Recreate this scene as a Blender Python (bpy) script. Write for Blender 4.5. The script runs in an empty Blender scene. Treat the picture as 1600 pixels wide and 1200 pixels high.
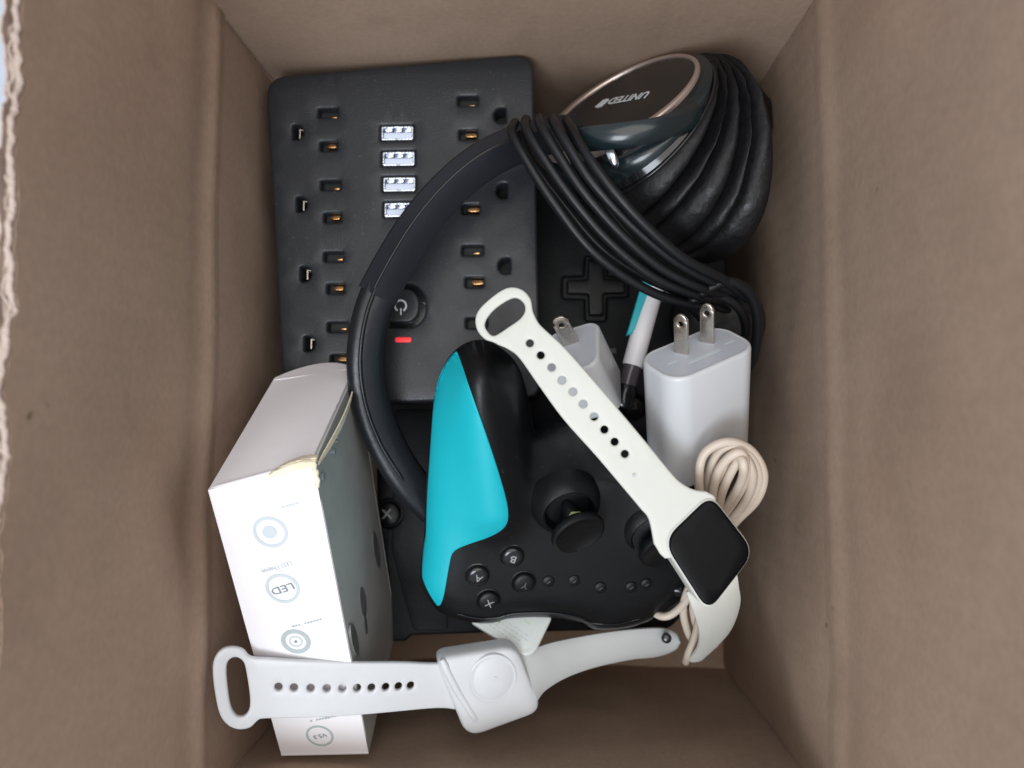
import bpy, bmesh, math, random
import numpy as np
from mathutils import Vector, Matrix, noise
from mathutils.geometry import delaunay_2d_cdt

random.seed(4)
sc = bpy.context.scene
COL = sc.collection
S = 0.001                      # everything below is written in millimetres

# ------------------------------------------------------------ camera
F = 1155.0
cam = bpy.data.cameras.new('camera')
co = bpy.data.objects.new('camera', cam)
COL.objects.link(co)
sc.camera = co
cam.sensor_width = 36.0
cam.lens = F * 36.0 / 1600.0
cam.clip_start = 0.005
cam.clip_end = 50
co.location = (0, 0, 0.4)
vdir = Vector((-50 / F, 60 / F, -1.0)).normalized()
_r = vdir.cross(Vector((0, 1, 0))).normalized()
_u = _r.cross(vdir)
co.rotation_euler = Matrix((_r, _u, -vdir)).transposed().to_euler()
cam.dof.use_dof = True
cam.dof.focus_distance = 0.255
cam.dof.aperture_fstop = 8.5

# ------------------------------------------------------------ light
w = bpy.data.worlds.new('World')
sc.world = w
w.use_nodes = True
w.node_tree.nodes['Background'].inputs[0].default_value = (0.87, 0.91, 1.0, 1)
w.node_tree.nodes['Background'].inputs[1].default_value = 0.75


def area(name, loc, target, size, power, color):
    l = bpy.data.lights.new(name, 'AREA')
    l.shape = 'RECTANGLE'
    l.size, l.size_y = size
    l.energy = power
    l.color = color
    o = bpy.data.objects.new(name, l)
    COL.objects.link(o)
    o.location = loc
    o.rotation_euler = (Vector(target) - Vector(loc)).to_track_quat('-Z', 'Y').to_euler()
    return o


area('window_light', (-0.16, -0.40, 0.85), (-0.04, 0, 0.1), (0.34, 0.30), 5.0, (0.86, 0.93, 1.0))
area('ceiling_light', (0.10, 0.10, 1.4), (0, 0, 0.1), (1.1, 1.1), 9.5, (1.0, 0.93, 0.85))

sc.view_settings.view_transform = 'Standard'
sc.view_settings.look = 'None'
sc.view_settings.gamma = 1.0
sc.view_settings.exposure = -0.18
sc.cycles.max_bounces = 8
sc.cycles.diffuse_bounces = 5

# ------------------------------------------------------------ picture ray helper (mm)
CF = np.array(vdir)
CR = np.cross(CF, [0, 1, 0]); CR /= np.linalg.norm(CR)
CU = np.cross(CR, CF)
C0 = np.array([0, 0, 400.0])


def ray(px, py):
    return CF + CR * (px - 800) / F - CU * (py - 600) / F


def W(px, py, z):
    d = ray(px, py)
    return C0 + d * ((z - 400) / d[2])


class Frame:
    """a thing's own coordinate frame, in mm: origin on the thing, z along its normal"""
    def __init__(s, o, n=(0, 0, 1), rot=0.0, R=None):
        s.o = np.array(o, float)
        if R is not None:
            R = np.array(R); s.x, s.y, s.z = R[:, 0], R[:, 1], R[:, 2]
        else:
            s.z = np.array(n, float); s.z /= np.linalg.norm(s.z)
            x = np.array([math.cos(math.radians(rot)), math.sin(math.radians(rot)), 0])
            x = x - s.z * (x @ s.z); s.x = x / np.linalg.norm(x)
            s.y = np.cross(s.z, s.x)

    def L(s, px, py, h=0.0):
        d = ray(px, py)
        o = s.o + s.z * h
        t = ((o - C0) @ s.z) / (d @ s.z)
        p = C0 + d * t - s.o
        return (float(p @ s.x), float(p @ s.y))

    def LL(s, pts, h=0.0):
        return [s.L(a, b, h) for a, b in pts]

    def G(s, p):
        return s.o + s.x * p[0] + s.y * p[1] + s.z * p[2]

    def loc(s, g):
        d = np.array(g) - s.o
        return (float(d @ s.x), float(d @ s.y), float(d @ s.z))

    def matrix(s):
        m = Matrix.Identity(4)
        for i in range(3):
            m[i][0], m[i][1], m[i][2], m[i][3] = s.x[i], s.y[i], s.z[i], s.o[i] * S
        return m


# ------------------------------------------------------------ materials
def mat(name, color, rough=0.5, metal=0.0, spec=0.5, bump=0.0, bscale=900, var=0.0, vscale=60,
        coat=0.0, emit=None, emit_s=0.0, sss=0.0, alpha=None, trans=0.0, rvar=0.0, tint=None, dust=0.0):
    m = bpy.data.materials.new(name)
    m.use_nodes = True
    nt = m.node_tree
    b = nt.nodes['Principled BSDF']
    b.inputs['Base Color'].default_value = (*color, 1)
    b.inputs['Roughness'].default_value = rough
    b.inputs['Metallic'].default_value = metal
    b.inputs['Specular IOR Level'].default_value = spec
    b.inputs['Coat Weight'].default_value = coat
    b.inputs['Transmission Weight'].default_value = trans
    if sss:
        b.inputs['Subsurface Weight'].default_value = sss
        b.inputs['Subsurface Radius'].default_value = (1, 0.9, 0.8)
        b.inputs['Subsurface Scale'].default_value = 0.002
    if emit:
        b.inputs['Emission Color'].default_value = (*emit, 1)
        b.inputs['Emission Strength'].default_value = emit_s
    tc = nt.nodes.new('ShaderNodeTexCoord')
    if bump:
        n = nt.nodes.new('ShaderNodeTexNoise')
        n.inputs['Scale'].default_value = bscale
        n.inputs['Detail'].default_value = 3
        nt.links.new(tc.outputs['Object'], n.inputs['Vector'])
        bp = nt.nodes.new('ShaderNodeBump')
        bp.inputs['Strength'].default_value = bump
        bp.inputs['Distance'].default_value = 0.0004
        nt.links.new(n.outputs['Fac'], bp.inputs['Height'])
        nt.links.new(bp.outputs['Normal'], b.inputs['Normal'])
    if var or rvar:
        n2 = nt.nodes.new('ShaderNodeTexNoise')
        n2.inputs['Scale'].default_value = vscale
        n2.inputs['Detail'].default_value = 6
        n2.inputs['Roughness'].default_value = 0.65
        nt.links.new(tc.outputs['Object'], n2.inputs['Vector'])
        if var:
            mx = nt.nodes.new('ShaderNodeMix'); mx.data_type = 'RGBA'
            c2 = tint if tint else tuple(c * (1 - var) for c in color)
            mx.inputs[6].default_value = (*color, 1)
            mx.inputs[7].default_value = (*c2, 1)
            rp = nt.nodes.new('ShaderNodeMapRange')
            rp.inputs[1].default_value = 0.4; rp.inputs[2].default_value = 0.7
            nt.links.new(n2.outputs['Fac'], rp.inputs[0])
            nt.links.new(rp.outputs[0], mx.inputs[0])
            nt.links.new(mx.outputs[2], b.inputs['Base Color'])
        if dust:
            vo = nt.nodes.new('ShaderNodeTexNoise'); vo.inputs['Scale'].default_value = 700; vo.inputs['Detail'].default_value = 2
            nt.links.new(tc.outputs['Object'], vo.inputs['Vector'])
            dm = nt.nodes.new('ShaderNodeMapRange')
            dm.inputs[1].default_value = 0.66; dm.inputs[2].default_value = 0.76; dm.inputs[4].default_value = dust
            nt.links.new(vo.outputs['Fac'], dm.inputs[0])
            dx_ = nt.nodes.new('ShaderNodeMix'); dx_.data_type = 'RGBA'
            src = b.inputs['Base Color'].links[0].from_socket if b.inputs['Base Color'].links else None
            if src: nt.links.new(src, dx_.inputs[6])
            else: dx_.inputs[6].default_value = (*color, 1)
            dx_.inputs[7].default_value = (0.30, 0.30, 0.29, 1)
            nt.links.new(dm.outputs[0], dx_.inputs[0])
            nt.links.new(dx_.outputs[2], b.inputs['Base Color'])
        if rvar:
            rr = nt.nodes.new('ShaderNodeMapRange')
            rr.inputs[1].default_value = 0.3; rr.inputs[2].default_value = 0.7
            rr.inputs[3].default_value = max(0.02, rough - rvar); rr.inputs[4].default_value = min(1, rough + rvar)
            nt.links.new(n2.outputs['Fac'], rr.inputs[0])
            nt.links.new(rr.outputs[0], b.inputs['Roughness'])
    return m


def cardboard(name, c1, c2, rib_axis='X', rib=0.25):
    m = bpy.data.materials.new(name)
    m.use_nodes = True
    nt = m.node_tree; N = nt.nodes; L = nt.links
    b = N['Principled BSDF']
    b.inputs['Roughness'].default_value = 0.85
    b.inputs['Specular IOR Level'].default_value = 0.2
    tc = N.new('ShaderNodeTexCoord')
    # cloudy tone
    n1 = N.new('ShaderNodeTexNoise'); n1.inputs['Scale'].default_value = 14; n1.inputs['Detail'].default_value = 7
    n1.inputs['Roughness'].default_value = 0.6
    L.new(tc.outputs['Object'], n1.inputs['Vector'])
    # fibres: stretched fine noise
    mp = N.new('ShaderNodeMapping'); mp.inputs['Scale'].default_value = (500, 420, 500)
    L.new(tc.outputs['Object'], mp.inputs['Vector'])
    n2 = N.new('ShaderNodeTexNoise'); n2.inputs['Scale'].default_value = 1.0; n2.inputs['Detail'].default_value = 4
    L.new(mp.outputs['Vector'], n2.inputs['Vector'])
    mx = N.new('ShaderNodeMix'); mx.data_type = 'RGBA'
    mx.inputs[6].default_value = (*c1, 1); mx.inputs[7].default_value = (*c2, 1)
    mr = N.new('ShaderNodeMapRange'); mr.inputs[1].default_value = 0.35; mr.inputs[2].default_value = 0.7
    L.new(n1.outputs['Fac'], mr.inputs[0]); L.new(mr.outputs[0], mx.inputs[0])
    mx2 = N.new('ShaderNodeMix'); mx2.data_type = 'RGBA'; mx2.blend_type = 'MULTIPLY'
    mx2.inputs[0].default_value = 1.0
    cr = N.new('ShaderNodeMapRange'); cr.inputs[1].default_value = 0.3; cr.inputs[2].default_value = 0.7
    cr.inputs[3].default_value = 0.93; cr.inputs[4].default_value = 1.05
    L.new(n2.outputs['Fac'], cr.inputs[0])
    cc = N.new('ShaderNodeCombineColor')
    for i in range(3):
        L.new(cr.outputs[0], cc.inputs[i])
    L.new(mx.outputs[2], mx2.inputs[6]); L.new(cc.outputs[0], mx2.inputs[7])
    # sparse dark specks
    n3 = N.new('ShaderNodeTexNoise'); n3.inputs['Scale'].default_value = 170; n3.inputs['Detail'].default_value = 1
    L.new(tc.outputs['Object'], n3.inputs['Vector'])
    sp = N.new('ShaderNodeMapRange'); sp.inputs[1].default_value = 0.79; sp.inputs[2].default_value = 0.85
    sp.inputs[3].default_value = 0.0; sp.inputs[4].default_value = 0.55
    L.new(n3.outputs['Fac'], sp.inputs[0])
    # faint wrinkles and scuffs running across the board
    mp4 = N.new('ShaderNodeMapping'); mp4.inputs['Scale'].default_value = (34, 34, 9) if rib_axis == 'Y' else (10, 60, 60)
    mp4.inputs['Scale'].default_value = (38, 30, 38)
    L.new(tc.outputs['Object'], mp4.inputs['Vector'])
    n4 = N.new('ShaderNodeTexNoise'); n4.inputs['Scale'].default_value = 1.0; n4.inputs['Detail'].default_value = 5
    n4.inputs['Distortion'].default_value = 0.4
    L.new(mp4.outputs['Vector'], n4.inputs['Vector'])
    wr = N.new('ShaderNodeMapRange'); wr.inputs[1].default_value = 0.60; wr.inputs[2].default_value = 0.72
    wr.inputs[3].default_value = 1.0; wr.inputs[4].default_value = 0.93
    L.new(n4.outputs['Fac'], wr.inputs[0])
    cw = N.new('ShaderNodeCombineColor')
    for i in range(3):
        L.new(wr.outputs[0], cw.inputs[i])
    mw = N.new('ShaderNodeMix'); mw.data_type = 'RGBA'; mw.blend_type = 'MULTIPLY'; mw.inputs[0].default_value = 1.0
    L.new(mx2.outputs[2], mw.inputs[6]); L.new(cw.outputs[0], mw.inputs[7])
    mx2 = mw
    mx3 = N.new('ShaderNodeMix'); mx3.data_type = 'RGBA'
    mx3.inputs[7].default_value = (0.07, 0.045, 0.03, 1)
    L.new(sp.outputs[0], mx3.inputs[0]); L.new(mx2.outputs[2], mx3.inputs[6])
    L.new(mx3.outputs[2], b.inputs['Base Color'])
    # relief: faint flute washboard + fibre grain
    wv = N.new('ShaderNodeTexWave'); wv.wave_type = 'BANDS'; wv.bands_direction = rib_axis
    wv.inputs['Scale'].default_value = 40; wv.inputs['Distortion'].default_value = 0.6; wv.inputs['Detail'].default_value = 1
    L.new(tc.outputs['Object'], wv.inputs['Vector'])
    b1 = N.new('ShaderNodeBump'); b1.inputs['Strength'].default_value = rib; b1.inputs['Distance'].default_value = 0.0004
    L.new(wv.outputs['Fac'], b1.inputs['Height'])
    b2 = N.new('ShaderNodeBump'); b2.inputs['Strength'].default_value = 0.14; b2.inputs['Distance'].default_value = 0.0003
    L.new(n2.outputs['Fac'], b2.inputs['Height']); L.new(b1.outputs['Normal'], b2.inputs['Normal'])
    b3 = N.new('ShaderNodeBump'); b3.inputs['Strength'].default_value = 0.30; b3.inputs['Distance'].default_value = 0.0012
    L.new(n4.outputs['Fac'], b3.inputs['Height']); L.new(b2.outputs['Normal'], b3.inputs['Normal'])
    L.new(b3.outputs['Normal'], b.inputs['Normal'])
    return m


M = dict(
    kraft=cardboard('kraft_cardboard', (0.405, 0.293, 0.220), (0.35, 0.247, 0.180), 'Y', 0.16),
    kraft_x=cardboard('kraft_cardboard_end', (0.405, 0.293, 0.220), (0.35, 0.247, 0.180), 'X', 0.16),
    kraft_edge=cardboard('torn_cardboard', (0.56, 0.46, 0.40), (0.42, 0.33, 0.28), 'Z', 0.1),
    table=mat('pale_table', (0.62, 0.68, 0.78), 0.6, var=0.15, vscale=8),
    strip=mat('charcoal_textured_plastic', (0.018, 0.021, 0.026), 0.40, spec=0.42, dust=0.14, bump=0.22, bscale=1500, var=0.3, vscale=40, rvar=0.08),
    black=mat('black_plastic', (0.005, 0.006, 0.007), 0.42, spec=0.28, bump=0.15, bscale=900, rvar=0.07),
    black_soft=mat('black_soft_plastic', (0.005, 0.006, 0.007), 0.36, spec=0.30, dust=0.05, bump=0.12, bscale=1800, rvar=0.05),
    black_gloss=mat('black_gloss_plastic', (0.010, 0.011, 0.013), 0.16, rvar=0.05),
    well=mat('dark_well', (0.004, 0.004, 0.005), 0.6),
    console=mat('black_console_plastic', (0.005, 0.007, 0.009), 0.55, bump=0.3, bscale=700, rvar=0.06, spec=0.25, dust=0.07),
    band=mat('headband_plastic', (0.011, 0.013, 0.018), 0.34, spec=0.38, bump=0.1, bscale=800, rvar=0.06),
    band_low=mat('headband_padding', (0.010, 0.012, 0.015), 0.33, spec=0.38, bump=0.2, bscale=500, rvar=0.06),
    leather=mat('black_leatherette', (0.006, 0.006, 0.007), 0.44, spec=0.30, bump=0.8, bscale=330, rvar=0.12, vscale=200),
    screen=mat('watch_glass', (0.0025, 0.0025, 0.003), 0.30, rvar=0.04, spec=0.09),
    rose=mat('rose_metal', (0.60, 0.50, 0.45), 0.35, metal=0.75, rvar=0.05),
    yoke=mat('glossy_yoke', (0.010, 0.018, 0.021), 0.24, coat=0.15),
    cable=mat('cable_rubber', (0.008, 0.009, 0.011), 0.38, spec=0.32, bump=0.15, bscale=600),
    steel=mat('nickel_blade', (0.58, 0.54, 0.48), 0.28, metal=1.0, rvar=0.1, vscale=300),
    usb=mat('usb_shell', (0.70, 0.76, 0.86), 0.30, metal=0.9),
    usb_white=mat('usb_tongue', (0.62, 0.70, 0.85), 0.4),
    brass=mat('brass_contact', (0.85, 0.50, 0.22), 0.30, metal=1.0, rvar=0.1, vscale=400),
    white_n=mat('neutral_silicone', (0.54, 0.56, 0.555), 0.48, sss=0.2, var=0.05, vscale=25, bump=0.06, bscale=700),
    white=mat('white_silicone', (0.60, 0.61, 0.56), 0.5, sss=0.15, var=0.05, vscale=25, bump=0.06, bscale=700),
    white_cool=mat('white_translucent_silicone', (0.61, 0.625, 0.64), 0.42, sss=0.3, var=0.05, vscale=30, bump=0.05, bscale=600),
    charger=mat('white_charger_plastic', (0.56, 0.58, 0.60), 0.33, sss=0.1, var=0.03, vscale=30, rvar=0.05),
    charger_face=mat('charger_face_plastic', (0.50, 0.54, 0.60), 0.36, var=0.05, vscale=50),
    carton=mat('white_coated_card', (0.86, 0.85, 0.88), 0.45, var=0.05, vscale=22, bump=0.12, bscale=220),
    carton_side=mat('shaded_card_side', (0.44, 0.445, 0.43), 0.45, var=0.25, vscale=26, bump=0.1, bscale=200),  # same white card, greyed: the side's shade is put into the colour
    torn=mat('torn_card', (0.78, 0.70, 0.52), 0.9, bump=0.9, bscale=500, var=0.25, vscale=160, tint=(0.85, 0.78, 0.66)),
    ink=mat('grey_ink', (0.42, 0.49, 0.50), 0.5),
    ink_dark=mat('dark_grey_ink', (0.22, 0.27, 0.29), 0.5),
    ink_pale=mat('pale_blue_ink', (0.54, 0.61, 0.64), 0.5),
    photo_ink=mat('printed_picture_ink', (0.15, 0.155, 0.16), 0.45, var=0.5, vscale=90),
    green_ink=mat('green_ink', (0.45, 0.56, 0.42), 0.5),
    legend=mat('white_legend', (0.27, 0.28, 0.28), 0.5),
    legend_dim=mat('dim_legend', (0.07, 0.075, 0.075), 0.5),
    logo=mat('silver_logo', (0.62, 0.64, 0.68), 0.4),
    cyan=mat('cyan_plastic', (0.005, 0.41, 0.49), 0.48, bump=0.12, bscale=1500, spec=0.4, rvar=0.04),
    teal=mat('teal_plastic', (0.01, 0.38, 0.43), 0.45),
    led=mat('red_led', (0.6, 0.02, 0.03), 0.4, emit=(1.0, 0.05, 0.06), emit_s=0.55),
    glass=mat('smoky_clear_plastic', (0.16, 0.14, 0.17), 0.12, trans=0.5),
    cream=mat('cream_cable_rubber', (0.62, 0.53, 0.44), 0.48, bump=0.1, bscale=400, var=0.06, vscale=40),
    fleck=mat('pale_green_fleck', (0.50, 0.60, 0.34), 0.5),
    tagcard=mat('white_tag_plastic', (0.56, 0.60, 0.58), 0.35, var=0.04, vscale=60),
)


# ------------------------------------------------------------ object helpers
def thing(name, label, cat, fr, group=None):
    o = bpy.data.objects.new(name, None)
    o.empty_display_size = 0.01
    COL.objects.link(o)
    o.matrix_world = fr.matrix()
    o['label'] = label
    o['category'] = cat
    if group:
        o['group'] = group
    return o


def mesh(name, verts, faces, m, parent=None, smooth=35, label=None):
    me = bpy.data.meshes.new(name)
    me.from_pydata([(v[0] * S, v[1] * S, v[2] * S) for v in verts], [], faces)
    me.update()
    bm = bmesh.new(); bm.from_mesh(me)
    bmesh.ops.recalc_face_normals(bm, faces=bm.faces)
    bm.to_mesh(me); bm.free()
    if smooth:
        me.shade_smooth()
        me.set_sharp_from_angle(angle=math.radians(smooth))
    me.materials.append(m)
    o = bpy.data.objects.new(name, me)
    COL.objects.link(o)
    if parent is not None:
        o.parent = parent
    if label:
        o['label'] = label
    return o


def crv(pts, n=8, closed=True):
    """Catmull-Rom; a point repeated twice stays a sharp corner"""
    P = [np.array(p, float) for p in pts]
    N = len(P); out = []
    rng = range(N) if closed else range(N - 1)
    for i in rng:
        p1, p2 = P[i], P[(i + 1) % N]
        if np.allclose(p1, p2):
            continue
        p0 = P[(i - 1) % N] if closed or i > 0 else p1 * 2 - p2
        p3 = P[(i + 2) % N] if closed or i + 2 < N else p2 * 2 - p1
        if np.allclose(p0, p1): p0 = p1 * 2 - p2 if False else p1
        if np.allclose(p3, p2): p3 = p2
        for k in range(n):
            t = k / n
            out.append(0.5 * ((2 * p1) + (p2 - p0) * t + (2 * p0 - 5 * p1 + 4 * p2 - p3) * t * t
                              + (3 * p1 - p0 - 3 * p2 + p3) * t ** 3))
    if not closed:
        out.append(P[-1])
    return [tuple(float(c) for c in p) for p in out]


def rrect(cx, cy, wx, wy, r, rot=0.0, n=6):
    out = []
    for sx, sy, a0 in ((1, 1, 0), (-1, 1, 90), (-1, -1, 180), (1, -1, 270)):
        for k in range(n + 1):
            a = math.radians(a0 + 90 * k / n)
            x = sx * (wx / 2 - r) + r * math.cos(a); y = sy * (wy / 2 - r) + r * math.sin(a)
            out.append((x, y))
    c, s_ = math.cos(math.radians(rot)), math.sin(math.radians(rot))
    return [(cx + x * c - y * s_, cy + x * s_ + y * c) for x, y in out]


def circ(cx, cy, r, n=20, ry=None):
    ry = ry or r
    return [(cx + r * math.cos(2 * math.pi * k / n), cy + ry * math.sin(2 * math.pi * k / n)) for k in range(n)]


def roundpoly(pts, r, n=5):
    """round the corners of a polygon with radius r (number or list)"""
    out = []; N = len(pts)
    for i in range(N):
        p = np.array(pts[i], float); a = np.array(pts[i - 1], float); b = np.array(pts[(i + 1) % N], float)
        rr = r[i] if isinstance(r, (list, tuple)) else r
        va = (a - p); la = np.linalg.norm(va); va /= la
        vb = (b - p); lb = np.linalg.norm(vb); vb /= lb
        d = min(rr, la * 0.49, lb * 0.49)
        for k in range(n + 1):
            t = k / n
            q = (1 - t) ** 2 * (p + va * d) + 2 * t * (1 - t) * p + t * t * (p + vb * d)
            out.append((float(q[0]), float(q[1])))
    return out


def resample(poly, step):
    out = []; N = len(poly)
    for i in range(N):
        a = np.array(poly[i]); b = np.array(poly[(i + 1) % N]); d = np.linalg.norm(b - a)
        if d < 1e-6: continue
        k = max(1, int(math.ceil(d / step)))
        for j in range(k):
            out.append(tuple(a + (b - a) * j / k))
    return out


def sdf(P, poly):
    P = np.asarray(P, float).reshape(-1, 2)
    A = np.array(poly); B = np.roll(A, -1, 0); AB = B - A
    L2 = (AB ** 2).sum(1) + 1e-12
    d = np.empty(len(P))
    for s0 in range(0, len(P), 1500):
        Q = P[s0:s0 + 1500, None, :]
        t = np.clip(((Q - A) * AB).sum(2) / L2, 0, 1)
        d[s0:s0 + 1500] = np.sqrt((((Q - A) - t[..., None] * AB) ** 2).sum(2)).min(1)
    return d


def inside(P, poly):
    P = np.asarray(P, float).reshape(-1, 2)
    A = np.array(poly); B = np.roll(A, -1, 0)
    x, y = P[:, 0:1], P[:, 1:2]
    c = ((A[:, 1] > y) != (B[:, 1] > y)) & (x < (B[:, 0] - A[:, 0]) * (y - A[:, 1]) / (B[:, 1] - A[:, 1] + 1e-15) + A[:, 0])
    return (c.sum(1) % 2) == 1


def area2(poly):
    return 0.5 * sum(poly[i - 1][0] * poly[i][1] - poly[i][0] * poly[i - 1][1] for i in range(len(poly)))


def slab(name, outline, top, bot, m, parent, holes=(), r=0.8, grid=3.0, step=1.5, rings=3, both=False, smooth=40, warp=None, label=None):
    """closed solid over a 2D outline; top/bot: number or f(x,y,d) with d = distance to the edge;
    r = radius that rounds the upper edge; warp(x,y,z) bends the finished solid"""
    loops = [resample(outline, step)] + [resample(h, step * 0.7) for h in holes]
    if area2(loops[0]) < 0: loops[0].reverse()
    for i in range(1, len(loops)):
        if area2(loops[i]) > 0: loops[i].reverse()
    pts = []; edges = []
    for lp in loops:
        b = len(pts); pts += lp
        edges += [(b + i, b + (i + 1) % len(lp)) for i in range(len(lp))]
    nb = len(pts)
    extra = []
    if r > 0:
        for lp in loops:
            A = np.array(lp); T = np.roll(A, -1, 0) - np.roll(A, 1, 0)
            T /= np.linalg.norm(T, axis=1)[:, None] + 1e-9
            Nn = np.stack([-T[:, 1], T[:, 0]], 1)
            for k in range(1, rings + 1):
                dd = r * (1 - math.cos(math.pi / 2 * k / rings))
                Q = A + Nn * dd
                ok = np.ones(len(Q), bool)
                for l2 in loops:
                    ok &= sdf(Q, l2) > dd * 0.93
                extra += [tuple(q) for q, o_ in zip(Q, ok) if o_]
    A = np.array(loops[0]); mn, mx = A.min(0), A.max(0)
    gx = np.arange(mn[0] + grid * .37, mx[0], grid); gy = np.arange(mn[1] + grid * .37, mx[1], grid)
    G = np.array([(x + (j % 2) * grid * .5, y) for j, y in enumerate(gy) for x in gx]) if len(gx) and len(gy) else np.zeros((0, 2))
    if len(G):
        ok = inside(G, loops[0])
        for h in loops[1:]: ok &= ~inside(G, h)
        G = G[ok]
    if len(G):
        d = np.min([sdf(G, l) for l in loops], axis=0)
        extra += [tuple(g) for g in G[d > max(r * 1.15, grid * 0.35)]]
    allp = [Vector(p) for p in pts + extra]
    V, _, Fc, _, _, _ = delaunay_2d_cdt(allp, edges, [], 0, 1e-5)
    V = np.array([(v[0], v[1]) for v in V])
    Fc = [tuple(f) for f in Fc]
    cen = np.array([V[list(f)].mean(0) for f in Fc])
    ok = inside(cen, loops[0])
    for h in loops[1:]: ok &= ~inside(cen, h)
    Fc = [f for f, o_ in zip(Fc, ok) if o_]
    d = np.min([sdf(V, l) for l in loops], axis=0)
    d[d < 1e-4] = 0

    def rnd(dd):
        if r <= 0: return 0.0
        if dd >= r: return 0.0
        return r - math.sqrt(max(0, r * r - (r - dd) ** 2))
    ft = top if callable(top) else (lambda x, y, dd: top)
    fb = bot if callable(bot) else (lambda x, y, dd: bot)
    vt = [(x, y, ft(x, y, dd) - rnd(dd)) for (x, y), dd in zip(V, d)]
    vb = [(x, y, fb(x, y, dd) + (rnd(dd) if both else 0)) for (x, y), dd in zip(V, d)]
    n = len(V)
    cnt = {}
    for f in Fc:
        for i in range(len(f)):
            e = (f[i], f[(i + 1) % len(f)])
            k = (min(e), max(e))
            cnt.setdefault(k, []).append(e)
    faces = list(Fc) + [tuple(n + i for i in reversed(f)) for f in Fc]
    for k, es in cnt.items():
        if len(es) == 1:
            a, b = es[0]
            faces.append((b, a, n + a, n + b))
    vs = vt + vb
    if warp:
        vs = [warp(*v) for v in vs]
    return mesh(name, vs, faces, m, parent, smooth, label)


def sheet(name, outline, zf, m, parent, off=0.06, grid=3.0, step=1.2, label=None):
    """flat print laid on a surface: z = zf(x,y)+off"""
    return slab(name, outline, lambda x, y, d: zf(x, y) + off, lambda x, y, d: zf(x, y) - 0.05, m, parent, r=0, grid=grid, step=step, label=label)


def lathe(name, prof, m, parent, n=40, at=(0, 0, 0), R=None, sx=1.0, smooth=40, label=None):
    vs = []; fs = []
    for (r, z) in prof:
        for k in range(n):
            a = 2 * math.pi * k / n
            v = np.array([r * math.cos(a) * sx, r * math.sin(a), z])
            if R is not None: v = np.array(R) @ v
            vs.append(tuple(v + np.array(at)))
    for j in range(len(prof) - 1):
        for k in range(n):
            a, b = j * n + k, j * n + (k + 1) % n
            fs.append((a, b, b + n, a + n))
    fs.append(tuple(range(n))[::-1]); fs.append(tuple((len(prof) - 1) * n + k for k in range(n)))
    return mesh(name, vs, fs, m, parent, smooth, label)


def axisR(d, up=(0, 0, 1)):
    z = np.array(d, float); z /= np.linalg.norm(z)
    x = np.cross(up, z)
    if np.linalg.norm(x) < 1e-4: x = np.array([1.0, 0, 0])
    x /= np.linalg.norm(x)
    return np.stack([x, np.cross(z, x), z], 1)


def sweep(path, prof, ups, closed_path=False):
    """prof: list of (s,u) or f(t)->list. returns verts, faces"""
    P = np.array(path, float); N = len(P)
    vs = []; fs = []
    for i in range(N):
        t = P[min(i + 1, N - 1)] - P[max(i - 1, 0)]
        if closed_path: t = P[(i + 1) % N] - P[i - 1]
        t /= np.linalg.norm(t) + 1e-9
        up = np.array(ups[i] if isinstance(ups, list) else ups, float)
        s_ = np.cross(t, up); s_ /= np.linalg.norm(s_) + 1e-9
        u = np.cross(s_, t)
        pr = prof(i / (N - 1)) if callable(prof) else prof
        for a, b in pr:
            vs.append(tuple(P[i] + s_ * a + u * b))
    K = len(pr)
    for i in range(N if closed_path else N - 1):
        for k in range(K):
            a, b = i * K + k, i * K + (k + 1) % K
            c, d = ((i + 1) % N) * K + (k + 1) % K, ((i + 1) % N) * K + k
            fs.append((a, b, c, d))
    if not closed_path:
        fs.append(tuple(range(K))[::-1]); fs.append(tuple((N - 1) * K + k for k in range(K)))
    return vs, fs


def tubev(path, r, n=10, closed=False):
    prof = [(r * math.cos(2 * math.pi * k / n), r * math.sin(2 * math.pi * k / n)) for k in range(n)]
    P = [np.array(p) for p in path]
    d = P[-1] - P[0]
    up = (0.13, 0.21, 0.97)
    if r and len(P) > 2:
        def pf(t):
            e = min(t, 1 - t) * len(P)
            k = 1 if (closed or e > 1) else 0.55 + 0.45 * e
            return [(a * k, b * k) for a, b in prof]
        return sweep(P, pf, up, closed)
    return sweep(P, prof, up, closed)


def join(lst):
    vs = []; fs = []
    for v, f in lst:
        b = len(vs); vs += v; fs += [tuple(i + b for i in q) for q in f]
    return vs, fs


def pxpath(pts, n=8, closed=False):
    return crv([tuple(W(*p)) for p in pts], n, closed)


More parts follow.
